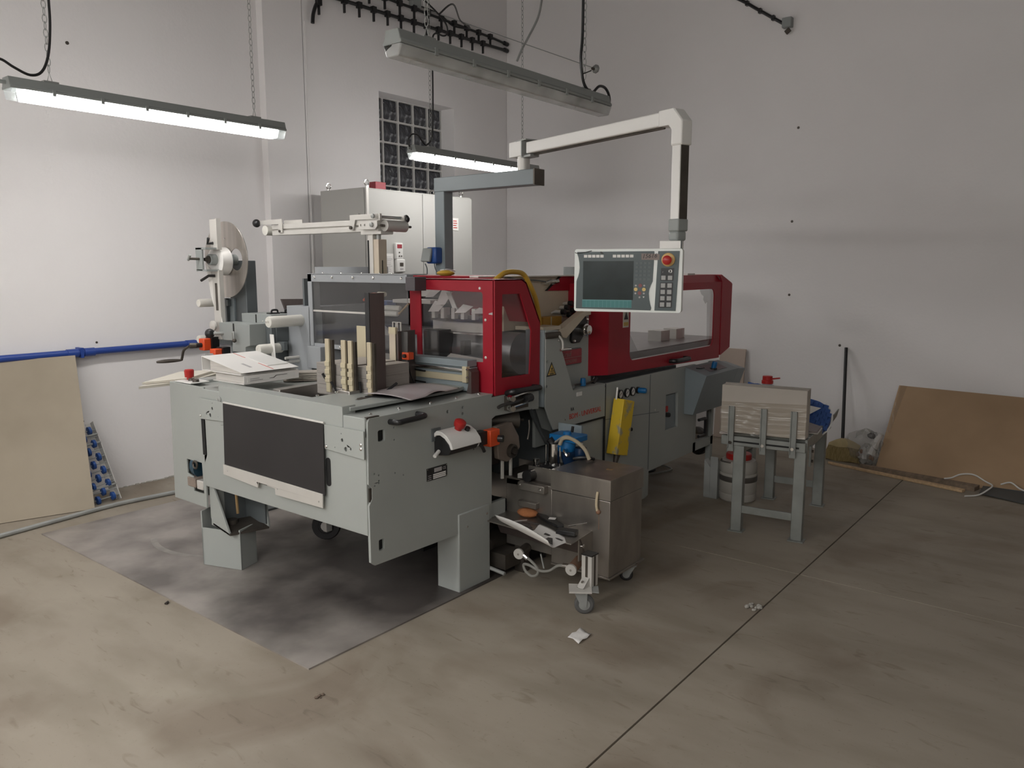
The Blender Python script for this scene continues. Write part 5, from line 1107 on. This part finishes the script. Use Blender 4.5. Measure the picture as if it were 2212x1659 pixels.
O('drop_tube_end', ab(MB(), el+Z*1.965+A*.027, .004, .048, .338), mach, t)
O('joint_sleeve', ab(MB(), el+Z*1.785, .062, .064, .055), lampgrey, t, bev=.006)
O('tilt_joint', ab(MB(), el+Z*1.737-A*.003, .056, .06, .045), lampgrey, t, bev=.010)
O('panel_neck', MB().obox(cp(su(1848), PH+.017, -.03), (.098, .034, .06), M((U, Z, N)).transposed()), consol, t, bev=.002)
O('neck_slot', MB().obox(cp(su(2043), PH+.017, -.0), (.006, .034, .002), M((U, Z, N)).transposed()), black, t)

# ------------------------------------------------------------------ glue trolley
t = T('glue_trolley', 'stainless steel glue trolley on castors docked beside the machine', 'trolley', (3.3, 2.1, 0))
gx0, gx1, gy0, gy1 = 3.15, 3.465, 1.88, 2.222
q = O('lid', MB().plate(pz(.583), rr(gx0-.004, gx1+.004, gy0-.004, gy1+.004, .006), [], .008).box(gx0-.004, gx0, gy0-.004, gy1+.004, .488, .583).box(gx0, gx1+.004, gy0-.004, gy0, .488, .583).box(gx1, gx1+.004, gy0, gy1+.004, .488, .583).box(gx0, gx1, gy1, gy1+.004, .488, .583), cartst, t, bev=.002)
O('rust_stain', MB().prism([(3.31, 2.00, .5912), (3.325, 1.975, .5912), (3.35, 1.98, .5912), (3.33, 1.995, .5912), (3.345, 2.01, .5912), (3.325, 2.012, .5912)], (0, 0, .0004)), brass, q)
O('tank_body', MB().box(gx0, gx1, gy0, gy1, .102, .484), cartst, t, bev=.002)
O('bottom_flange', MB().box(gx0-.004, gx1+.03, gy0-.008, gy1, .092, .102), cartst, t, bev=.001)
O('tank_extension', MB().box(gx0, gx1, gy1, 2.515, .14, .50), cartst, t, bev=.002)
O('trough_front', MB().prism([(gx0, 2.515, .385), (gx0, 2.64, .385), (gx0, 2.64, .512), (gx0, 2.45, .507), (gx0, 2.42, .50), (gx0, 2.41, .475), (gx0, 2.515, .47)], (.006, 0, 0)), cartst, t)
O('trough_rear', MB().box(3.42, 3.426, 2.222, 2.64, .45, .53), cartst, t)
O('trough_inside', MB().box(3.16, 3.42, 2.23, 2.60, .498, .503), mach, t)
O('overflow_box', MB().box(3.115, 3.152, 2.245, 2.415, .462, .502), cartst, t, bev=.003)
rep('bolt', bolt(.008, .006, (-1, 0, 0)), chrome, t, [(3.115, 2.40, .488), (3.115, 2.27, .482)])
O('filler_plate', MB().box(3.19, 3.20, 2.222, 2.40, .50, .575), cartst, t)
O('grip_block', MB().box(3.12, 3.152, 2.30, 2.415, .372, .402), cartst, t, bev=.002)
q = O('latch', MB().tube([(3.142, 1.945, .525), (3.138, 1.947, .50), (3.136, 1.948, .46), (3.142, 1.945, .425)], .0065, 8), rope, t, label='cream cord latch with rust stain')
O('latch_eye', MB().sph((3.144, 1.942, .425), .012, 10, 7), rust, q)
O('rust_run', MB().box(3.1490, 3.1496, 1.9395, 1.9425, .335, .42), rust, q)
# tray with its clutter
TZ = .315
O('side_tray', MB().prism([(2.955, 2.50, TZ), (3.15, 2.515, TZ), (3.15, 1.978, TZ), (2.93, 1.955, TZ)], (0, 0, .006)), cartst, t, bev=.001)
O('tray_skirt', MB().prism([(3.03, 2.50, TZ), (3.03, 1.97, TZ), (3.08, 1.97, .22), (3.08, 2.50, .22)], (.004, 0, 0)), brownp, t)
O('tray_bracket', MB().box(3.03, 3.15, 1.975, 1.981, .20, .315), cartst, t)
O('bracket_bolt', MB().lathe([(.010, 0), (.010, .006), (.005, .008)], (3.06, 1.975, .27), (0, -1, 0), 8), chrome, t)
q = O('profile_post', MB().box(2.965, 3.02, 1.862, 1.917, .118, .268), alu, t)
for yy in (1.862, 1.917):
    O('profile_groove', MB().box(2.986, 2.999, yy-.001, yy+.001, .118, .266), mach, q)
O('profile_groove', MB().box(2.964, 2.966, 1.883, 1.896, .118, .266), mach, q)
O('post_cap', MB().box(2.963, 3.022, 1.860, 1.919, .268, .274), black, q)
O('angle_bracket', MB().prism([(2.965, 1.872, .118), (2.965, 1.872, .165), (2.915, 1.872, .130), (2.915, 1.872, .118)], (0, .004, 0)).prism([(2.965, 1.905, .118), (2.965, 1.905, .165), (2.915, 1.905, .130), (2.915, 1.905, .118)], (0, .004, 0)).prism([(2.963, 1.872, .165), (2.915, 1.872, .130), (2.915, 1.909, .130), (2.963, 1.909, .165)], (0, 0, -.004)), alu, q)
O('bracket_bolt', MB().cyl((2.94, 1.89, .142), (2.932, 1.89, .152), .008, n=6), chrome, q)
def castor(x, y, r_, yaw, braked, plate):
    w = V((math.cos(yaw), math.sin(yaw), 0)); a_ = V((-w.y, w.x, 0))
    c = V((x, y, r_))
    q = O('castor_wheel', MB().lathe([(.012, -.013), (r_-.008, -.013), (r_, -.007), (r_, .007), (r_-.008, .013), (.012, .013)], c, a_, 24), rubber if not braked else mat('grey_tyre', (.10, .10, .098), .6), t)
    O('wheel_hub', MB().lathe([(r_*.55, -.0145), (r_*.55, .0145)], c, a_, 16), galv, q)
    top_ = V((x, y, r_*2+.022))+w*.02
    for s in (-.018, .018):
        O('castor_fork', MB().prism([c+a_*s-w*.010-Z*.012, c+a_*s+w*.012-Z*.012, top_+a_*s+w*.032, top_+a_*s-w*.034], a_*.003), galv, q)
    O('castor_head', MB().cyl(top_-Z*.012, top_, .034, n=18), galv, q)
    O('castor_plate', MB().obox(top_+Z*.004, (plate, plate*.9, .008), M((w, a_, Z)).transposed()), alu if braked else mach, q)
    if braked: O('brake_pedal', MB().prism([top_+a_*.03-w*.02, top_-a_*.03-w*.02, top_-a_*.04-w*.085-Z*.002, top_+a_*.035-w*.085-Z*.002], Z*.005), galv, q)
castor(2.935, 1.88, .047, math.radians(125), True, .105)
castor(3.40, 1.925, .035, math.radians(-60), False, .07)
castor(3.40, 2.45, .035, math.radians(40), False, .07)
O('castor_bracket', MB().box(3.15, 3.2, 2.40, 2.46, .0, .14), mach, t)
# pneumatic bits hanging below the tray
def drum(c, d, r_, L_, m_):
    c = V(c); d = V(d).normalized()
    q = O('air_cylinder', MB().cyl(c, c+d*L_, r_*.92, n=20), m_, t)
    O('cylinder_cap', MB().lathe([(r_, -.006), (r_, .006)], c, d, 22), alu, q)
    O('cap_screw', MB().cyl(c-d*.010, c-d*.004, .006, n=6), chrome, q)
drum((3.0, 2.316, .169), (.86, .2, 0), .027, .10, mach)
drum((3.0, 1.999, .163), (.85, .2, .05), .028, .12, rust)
O('air_tube', MB().tube([(3.0, 2.285, .165), (3.0, 2.24, .15), (3.0, 2.20, .12), (3.0, 2.20, .09), (3.0, 2.235, .072), (3.0, 2.275, .09), (3.0, 2.285, .12), (3.0, 2.25, .125), (3.0, 2.19, .112), (3.0, 2.13, .125), (3.0, 2.075, .165), (3.0, 2.03, .172)], .007, 8), hosec, t)
O('tube_fitting', MB().cyl((3.0, 2.285, .168), (3.0, 2.262, .156), .011, n=10), chrome, t)
O('tube_fitting', MB().cyl((3.0, 2.045, .175), (3.0, 2.02, .178), .010, n=10), chrome, t)
O('release_lever', MB().cyl((3.0, 2.18, .20), (3.0, 2.16, .13), .004, n=6), galv, t)
O('lower_fittings', MB().box(3.02, 3.15, 2.42, 2.53, .05, .13), mach, t)
O('lower_rod', MB().cyl((2.98, 2.50, .06), (2.99, 2.40, .045), .010, n=8), galv, t)
# pump unit on the trough
q = O('pump_cylinder', MB().cyl((3.35, 2.35, .56), (3.35, 2.35, .672), .030, n=22), chrome, t)
O('pump_flange', MB().box(3.30, 3.40, 2.29, 2.41, .50, .56), black, q, bev=.004)
O('pump_cap', MB().cyl((3.35, 2.36, .672), (3.34, 2.375, .695), .020, n=12), black, q)
O('tie_rod', MB().cyl((3.34, 2.395, .55), (3.34, 2.395, .66), .003, n=6).cyl((3.34, 2.305, .55), (3.34, 2.305, .66), .003, n=6), chrome, q)
q = O('pressure_regulator', MB().lathe([(.040, 0), (.046, .02), (.046, .06), (.040, .075), (.024, .08), (.022, .105), (0, .108)], (3.40, 2.30, .63), (0, 0, 1), 22), bluel, t)
O('regulator_flange', MB().box(3.35, 3.47, 2.215, 2.385, .685, .72), bluel, q, bev=.006)
O('regulator_bowl', MB().lathe([(.030, 0), (.040, .03), (.040, .07)], (3.40, 2.29, .56), (0, 0, 1), 18), mat('dark_blue_bowl', (.01, .03, .075), .25), q)
O('regulator_bowl', MB().lathe([(.026, 0), (.034, .03), (.034, .10)], (3.43, 2.235, .55), (0, 0, 1), 16), mat('dark_blue_bowl', (.01, .03, .075), .25), q)
O('drain_valve', MB().tube([(3.37, 2.285, .65), (3.33, 2.27, .645), (3.32, 2.245, .622)], .009, 8), chrome, q)
O('stem', MB().cyl((3.40, 2.27, .735), (3.40, 2.265, .765), .008, n=8), black, q)
O('bracket', MB().box(3.46, 3.475, 2.25, 2.40, .66, .76), paintb, q)
O('air_tube', MB().tube([(3.33, 2.30, .675), (3.33, 2.28, .71), (3.34, 2.24, .715), (3.36, 2.20, .69), (3.37, 2.165, .655), (3.37, 2.14, .61)], .010, 8), mat('beige_tube', (.40, .34, .24), .5), t)
O('air_tube', MB().tube([(3.33, 2.33, .685), (3.34, 2.29, .715), (3.35, 2.26, .722), (3.36, 2.22, .70), (3.37, 2.18, .685)], .005, 8), hosec, t)
q = O('bleed_valve', MB().lathe([(.022, 0), (.022, .008), (.014, .012), (.014, .028), (.018, .03), (.018, .045), (0, .047)], (3.30, 2.43, .54), (0, 0, 1), 14), chrome, t)
O('valve_base', MB().box(3.27, 3.33, 2.40, 2.46, .503, .54), alu, q, bev=.003)
q = O('blue_pen_gauge', MB().cyl((3.27, 2.39, .515), (3.27, 2.34, .528), .011, n=10), blue, t)
O('gauge_window', MB().box(3.255, 3.285, 2.29, 2.34, .522, .542), white, q, bev=.004)
q = O('spout', MB().prism([(3.16, 2.45, .505), (3.16, 2.36, .515), (3.16, 2.36, .56), (3.16, 2.45, .53)], (.05, 0, 0)), alu, t, bev=.002)
O('spout_lip', MB().lathe([(.03, 0), (.03, .05)], (3.14, 2.375, .53), (1, 0, 0), 16), black, q)
O('trough_black_pipe', MB().tube([(3.37, 2.24, .60), (3.38, 2.20, .61), (3.40, 2.165, .61), (3.43, 2.15, .60)], .009, 8), black, t)
# tools on the tray
TP = TZ+.006
t = thing('orange_sponge', MB().sph((3.13, 2.36, TP+.022), .06, 18, 9, (.72, 1.0, .36)), cloth, 'rough orange sponge block on the glue trolley tray', 'sponge')
def sheet_fn(u, v):
    p = V((2.925, 2.41, 0)).lerp(V((2.785, 1.985, 0)), v); q_ = V((3.11, 2.33, 0)).lerp(V((2.975, 1.985, 0)), v)
    c = p.lerp(q_, u)
    e = max(0, .30-u)/.30
    return (c.x, c.y, TP+.002+.050*e*e*(1+.3*math.sin(PI*v))+.004*math.sin(7*v+4*u)*u)
t = T('printed_sheet', 'creased white sheet with dark printed pictures on the trolley tray', 'sheet', (2.95, 2.2, TP))
o = O('paper', MB().grid(sheet_fn, 14, 18), paper, t); o.modifiers.new('thick', 'SOLIDIFY').thickness = .0008
def decal(pts, m_, nm='printed_picture'):
    mb = MB(); n = 8
    vs_ = []
    for u, v in pts:
        p = V(sheet_fn(u, v)); vs_.append(p+Z*.0012)
    mb.prism(vs_, Z*.0004); return O(nm, mb, m_, t)
dk = mat('print_dark', (.035, .033, .032), .5, var=.5, scale=40, col2=(.14, .13, .125))
for pts in ([(.32, .02), (.34, .16), (.66, .34), (.86, .06)], [(.33, .20), (.34, .30), (.62, .42), (.60, .36)], [(.33, .36), (.34, .42), (.52, .48), (.50, .43)], [(.33, .46), (.33, .55), (.50, .60), (.52, .54)], [(.32, .58), (.33, .70), (.44, .68), (.44, .60)], [(.33, .76), (.34, .94), (.62, .80), (.56, .74)], [(.60, .62), (.72, .94), (.80, .93), (.70, .60)], [(.70, .10), (.90, .30), (.97, .28), (.92, .06)]):
    decal(pts, dk)
t = T('paint_brush', 'flat black-handled brush lying on the printed sheet on the tray', 'brush', (3.05, 2.15, TP))
O('handle', MB().prism([(3.17, 2.335, TP+.012), (3.175, 2.30, TP+.012), (3.13, 2.21, TP+.012), (3.085, 2.10, TP+.012), (3.06, 2.085, TP+.012), (3.045, 2.11, TP+.012), (3.08, 2.21, TP+.012), (3.14, 2.32, TP+.012)], (0, 0, .014)), black, t, bev=.003)
O('label', MB().obox((3.118, 2.195, TP+.027), (.03, .035, .001), M.Rotation(.4, 3, 'Z')), paper, t)
t = T('small_scraper', 'small black scraper with steel pin at the tray corner', 'scraper', (3.02, 2.03, TP))
O('blade', MB().obox((3.03, 2.045, TP+.014), (.05, .10, .022), M.Rotation(.25, 3, 'Z')), black, t, bev=.003)
O('pin', MB().cyl((3.06, 2.06, TP+.03), (3.12, 1.99, TP+.045), .004, n=8), chrome, t)

# ------------------------------------------------------------------ roller table on the right with its load
t = T('steel_table', 'small grey steel roller table standing right of the machine', 'table', (4.52, 1.61, 0), math.radians(7))
def tl(mb, name, m_, **k): return O(name, mb, m_, t, local=True, **k)
galv_ = galv; galv = mat('table_steel', (.285, .295, .275), .5, .2, var=.2, scale=9)
tl(MB().box(-.03, .02, -.205, .285, .535, .592), 'front_beam', galv, bev=.004)
tl(MB().box(-.032, -.029, -.17, .24, .556, .566), 'beam_slot', void)
tl(MB().box(0, .80, -.21, -.195, .54, .61), 'side_rail', galv, bev=.002)
tl(MB().box(0, .80, .235, .25, .54, .61), 'side_rail', galv, bev=.002)
mb = MB(); pts = [(.78, -.243, .57), (.84, -.24, .59), (.90, -.20, .62), (.95, -.10, .64)]
mb.prism([(.78, -.206, .545), (.84, -.21, .57), (.90, -.225, .60), (.93, -.235, .65), (.91, -.235, .65), (.86, -.22, .625), (.80, -.205, .61)], (0, .008, 0))
tl(mb, 'rail_end', galv, bev=.002)
for x, y in ((0, -.177), (0, .177), (.80, -.15), (.80, .17)):
    q = tl(MB().box(x-.022, x-.018, y-.032, y+.032, .006, .54).box(x-.022, x+.03, y-.032, y-.028, .006, .54).box(x-.022, x+.03, y+.028, y+.032, .006, .54), 'leg', galv, bev=.001)
    O('foot_plate', MB().box(x-.04, x+.04, y-.045, y+.045, 0, .006), galv, q, local=True)
tl(MB().box(-.02, -.005, -.16, .16, .12, .165), 'cross_bar', galv, bev=.002)
tl(MB().box(.79, .805, -.14, .15, .12, .165), 'cross_bar', galv, bev=.002)
for k in range(8):
    tl(MB().cyl((.06+k*.095, -.195, .592), (.06+k*.095, .235, .592), .022, n=12), 'roller', galv)
for y in (-.135, .035, .225):
    q = tl(MB().box(-.046, -.034, y-.018, y-.012, .52, .775).box(-.046, -.034, y+.012, y+.018, .52, .775).box(-.038, -.034, y-.018, y+.018, .50, .775), 'board_stop', galv, bev=.001)
    O('stop_bolt', MB().cyl((-.05, y, .555), (-.034, y, .555), .010, n=8), chrome, q, local=True)
q = tl(MB().box(.06, .10, -.222, -.21, .44, .56), 'leg_bracket', galv)
O('bracket_bolt', MB().cyl((.08, -.232, .53), (.08, -.222, .53), .010, n=6).cyl((.08, -.232, .47), (.08, -.222, .47), .010, n=6), mach, q, local=True)
galv = galv_
R7 = M.Rotation(math.radians(7), 3, 'Z')
def tw(x, y, z): return R7 @ V((x, y, z))+V((4.52, 1.61, 0))
t = T('wrapped_board_stack', 'film-wrapped grey boards standing upright on the front of the roller table', 'board stack', tw(0, 0, .615), math.radians(7))
O('boards', MB().box(-.028, .05, -.20, .29, 0, .285), board, t, bev=.002, local=True)
O('backing_board', MB().box(.05, .055, -.203, .292, 0, .29), boarde, t, local=True)
mb = MB()
def ffn(u, v): return (-.033-.0025*math.sin(40*v+3*math.sin(5*u))*math.sin(9*u+2)-.001*math.sin(90*v), -.205+.50*u, .0+.205*v-.02*u)
mb.grid(ffn, 60, 60)
O('stretch_film', mb, film, t, local=True)
t = T('blue_wheel_mat', 'tilted oblong bed of dark blue skate wheels on the roller table', 'wheel bed', tw(.58, .1, .62))
cen, ua, va = V((5.06, 1.73, .685)), V((0, -.955, -.19)).normalized(), V((.35, -.10, .75)).normalized(); na = ua.cross(va).normalized()
if na.x > 0: na = -na
def mp(u, v, w): return cen+ua*u+va*v+na*w
ol = []
for i in range(36):
    a_ = 2*PI*i/36; ol.append((.19*(1 if math.cos(a_) > 0 else -1)+.115*math.cos(a_), .115*math.sin(a_)))
O('backing', MB().plate(mp, ol, [], -.012), blue, t)
O('white_rim', MB().tube([mp(.19+.125*math.cos(x), .125*math.sin(x), .0) for x in [-1.5+.2*k for k in range(14)]], .006, 6), white, t)
me = mesh_of('blue_wheel', MB().obox((0, 0, 0), (.030, .026, .016), M((ua, va, na)).transposed()), blue)
inv = WM[t.name].inverted()
for j in range(-5, 6):
    for i in range(-10, 11):
        u_, v_ = i*.032+(.016 if j % 2 else 0), j*.0225
        du = max(0, abs(u_)-.19)
        if du*du+v_*v_ > .112**2: continue
        o = bpy.data.objects.new('blue_wheel', me); C.objects.link(o); o.parent = t; o.location = inv @ mp(u_, v_, .006+.003*((i+j) % 2))
t2 = thing('white_triangle_sheet', MB().prism([mp(-.10, .045, .03), mp(.235, .07, .03), mp(.16, -.01, .03), mp(-.10, -.02, .03)], na*.001), paper, 'folded white paper sheet lying across the blue wheel bed', 'paper')
t = T('brown_folder', 'flat grey-brown board folder lying on the roller table behind the wrapped boards', 'folder', tw(.2, -.13, .62))
O('cover', MB().prism([tw(.06, -.10, .64), tw(.20, -.225, .615), tw(.36, -.22, .618), tw(.36, -.05, .66), tw(.2, 0, .665)], (0, 0, .012)), mat('folder_brown', (.26, .225, .22), .5), t, bev=.002)
O('edge_rim', MB().prism([tw(.06, -.10, .634), tw(.20, -.23, .609), tw(.37, -.225, .612), tw(.37, -.21, .617), tw(.21, -.21, .614)], (0, 0, .005)), alu, t)
t = T('water_canister', 'clear plastic canister with red handled cap standing behind the wrapped boards', 'canister', tw(.42, .13, .615))
cx, cy, _ = tw(.42, .13, 0)
O('shell', MB().lathe([(.085, 0), (.09, .01), (.09, .19), (.084, .212), (.035, .236), (.030, .236), (.030, .25)], (cx, cy, .618), (0, 0, 1), 28, cap=False), petm, t)
q = O('cap', MB().lathe([(.036, 0), (.036, .02), (.031, .022), (.031, .046), (.028, .049), (0, .050)], (cx, cy, .862), (0, 0, 1), 24), redp, t)
O('cap_handle', MB().tube([(cx+.0, cy-.03, .893), (cx-.01, cy-.06, .90), (cx-.02, cy-.085, .905)], .005, 6), redp, q)
t = T('plastic_drum', 'round milky plastic drum with red screw lid standing on the floor by the table', 'drum', (5.13, 2.04, 0))
q = O('shell', MB().lathe([(.110, 0), (.122, .012), (.126, .05), (.122, .06), (.126, .07), (.126, .19), (.121, .20), (.126, .21), (.124, .262), (.112, .285), (.085, .292)], (5.13, 2.04, 0), (0, 0, 1), 36), tank, t)
O('lid', MB().lathe([(.084, 0), (.086, .004), (.086, .034), (.080, .040), (0, .041)], (5.13, 2.04, .290), (0, 0, 1), 32), redp, t)
O('metal_band', MB().lathe([(.1275, 0), (.1285, .002), (.1285, .036), (.1275, .038)], (5.13, 2.04, .145), (0, 0, 1), 36, cap=False), bandm, t)
O('lid_strap', MB().tube([(5.05, 2.13, .288), (5.02, 2.12, .283), (5.015, 2.05, .28)], .005, 6), mach, t)
thing('slanted_steel_box', MB().prism([(5.035, 2.205, 0), (5.035, 2.205, .30), (5.14, 2.205, .19), (5.14, 2.205, 0)], (.0, -.055, 0)).prism([(5.035, 2.25, 0), (5.035, 2.25, .27), (5.035, 2.205, .22), (5.035, 2.205, 0)], (.06, 0, 0)), galv, 'grey folded steel box with slanted top standing in front of the drum', 'steel box', bev=.002)

# ------------------------------------------------------------------ along the right wall
thing('pale_wall_board', MB().prism([(XR-.10, 3.02, 0), (XR-.10, 2.77, 0), (XR-.012, 2.77, .845), (XR-.012, 3.02, .845)], (-.016, 0, .002)), pale, 'pale pinkish board leaning on the right wall behind the machine', 'board', bev=.004)
t = T('straw_broom', 'straw broom with black handle leaning upright against the right wall', 'broom', (6.80, 1.83, 0))
O('handle', MB().cyl((6.76, 1.80, .17), (XR-.02, 1.89, .915), .0135, n=12), black, t)
def brf(z, wy, wx, n=24, seed=0): return [(6.72+wx*math.cos(2*PI*i/n), 1.775+wy*math.sin(2*PI*i/n)*(1+.03*math.sin(i*7+seed)), z+.004*math.sin(i*5)) for i in range(n)]
mb = MB(); pr = None
for z, wy, wx in ((.0, .172, .035), (.04, .16, .035), (.10, .14, .03), (.125, .13, .026)):
    rg = mb.vs(brf(max(z, .004), wy, wx))
    if pr:
        for k in range(24): mb.f([pr[k], pr[(k+1) % 24], rg[(k+1) % 24], rg[k]])
    else: mb.f(rg[::-1])
    pr = rg
mb.f(pr)
O('bristles', mb, straw, t, kind='stuff')
mb = MB(); pr = None
for z, wy, wx in ((.122, .135, .03), (.145, .125, .03), (.17, .075, .026), (.186, .03, .02)):
    rg = mb.vs(brf(z, wy, wx))
    if pr:
        for k in range(24): mb.f([pr[k], pr[(k+1) % 24], rg[(k+1) % 24], rg[k]])
    else: mb.f(rg[::-1])
    pr = rg
mb.f(pr)
O('cap', mb, strawc, t)
# big hardboard
hb = [V((6.63, 1.50, .004)), V((6.44, .55, .004))]
dirb = (hb[1]-hb[0]).normalized(); far = hb[0]+dirb*2.2
topn = V((XR-.015, 1.455, .63)); topf = topn+V((-.10, -1, 0)).normalized()*2.2; topf.x = min(topf.x, XR-.02)
nb = (far-hb[0]).cross(topn-hb[0]).normalized(); nb = nb if nb.x < 0 else -nb
t = T('leaning_hardboard', 'large brown hardboard sheet leaning on the right wall beyond the broom', 'board', (6.55, 1, 0))
O('sheet', MB().prism([hb[0], far, V((XR-.03, topn.y-2.15, .60)), topn], -nb*.006), hard, t)
mb = MB()
e0, e1 = hb[0], topn
def hfn(u, v):
    p = e0.lerp(e1, .42+.58*u)+dirb*(.012+.055*v*(.4+.6*u)); return p+nb*(.005+.003*math.sin(30*u+6*v))
mb.grid(hfn, 24, 5)
O('film_scrap', mb, film, t)
# planks
thing('pale_lath', MB().prism([(6.555, 1.85, 0), (6.53, 1.83, 0), (6.27, .835, 0), (6.32, .82, 0)], (0, 0, .020)), plywd, 'long pale wooden lath lying on the floor in front of the hardboard', 'plank', bev=.003)
thing('weathered_plank', MB().prism([(6.58, 1.60, .0), (6.548, 1.60, .0), (6.36, .77, .0), (6.45, .75, .0)], (0, 0, .034)), oldwd, 'dark weathered plank lying on the floor behind the pale lath', 'plank', bev=.003)
thing('dark_floor_sheet', MB().prism([(6.28, .73, .012), (6.46, .73, .025), (6.40, .30, .045), (6.30, -.3, .045), (6.08, -.3, .006), (6.2, .42, .004)], (0, 0, .004)), mat('dark_sheet', (.07, .075, .075), .5), 'dark grey sheet lying on the floor at the end of the planks', 'sheet')
thing('white_rope', MB().tube([(6.16, .80, .008), (6.24, .73, .010), (6.33, .68, .04), (6.42, .67, .05), (6.47, .72, .06), (6.50, .80, .09), (6.505, .88, .08), (6.50, .94, .045), (6.47, .985, .036)], .0055, 8), white, 'white cord looping over the dark weathered plank end', 'cord')
thing('white_rope', MB().tube([(6.45, .62, .06), (6.42, .56, .09), (6.36, .50, .07), (6.33, .44, .06)], .0055, 8), white, 'short white cord poking up over the dark floor sheet', 'cord')
# clear bag of waste
t = T('waste_bag', 'crumpled clear plastic bag of waste lying by the broom and hardboard', 'bag', (6.72, 1.60, 0))
random.seed(11)
def blob(c, r_, sq, amp, n, mm, sd):
    mb = MB().sph(c, r_, n, mm, sq); rng = random.Random(sd)
    for v in mb.b.verts:
        d = v.co-V(c); k = 1+amp*(rng.random()-.5)*2; v.co = V(c)+d*k
        v.co.z = max(v.co.z, .003)
    return mb
O('bag_film', blob((6.74, 1.62, .13), .15, (.55, .95, .95), .22, 16, 11, 3), bagm, t)
O('bag_film', blob((6.66, 1.575, .085), .09, (.6, .75, 1.0), .25, 14, 9, 5), bagm, t)
O('bag_top', MB().tube([(6.68, 1.56, .10), (6.70, 1.53, .19), (6.73, 1.505, .245), (6.735, 1.495, .265)], lambda u: .03*(1-u)**1.5+.014+.012*max(0, u-.7)*3, 9), mat('white_bag', (.62, .60, .57), .5, bump=.3, bscale=40), t)
O('waste_paper', blob((6.66, 1.60, .085), .07, (.6, .6, 1.0), .3, 10, 7, 9), mat('waste_white', (.52, .51, .49), .6), t)
for c in ((6.62, 1.615, .125), (6.625, 1.64, .095), (6.62, 1.545, .085), (6.63, 1.53, .075)): O('brown_scrap', blob(c, .018, (.5, .7, 1), .3, 8, 6, int(c[1]*1000)), rust, t)
O('dark_scrap', blob((6.76, 1.575, .235), .035, (.7, .9, .7), .3, 9, 7, 21), debris, t)
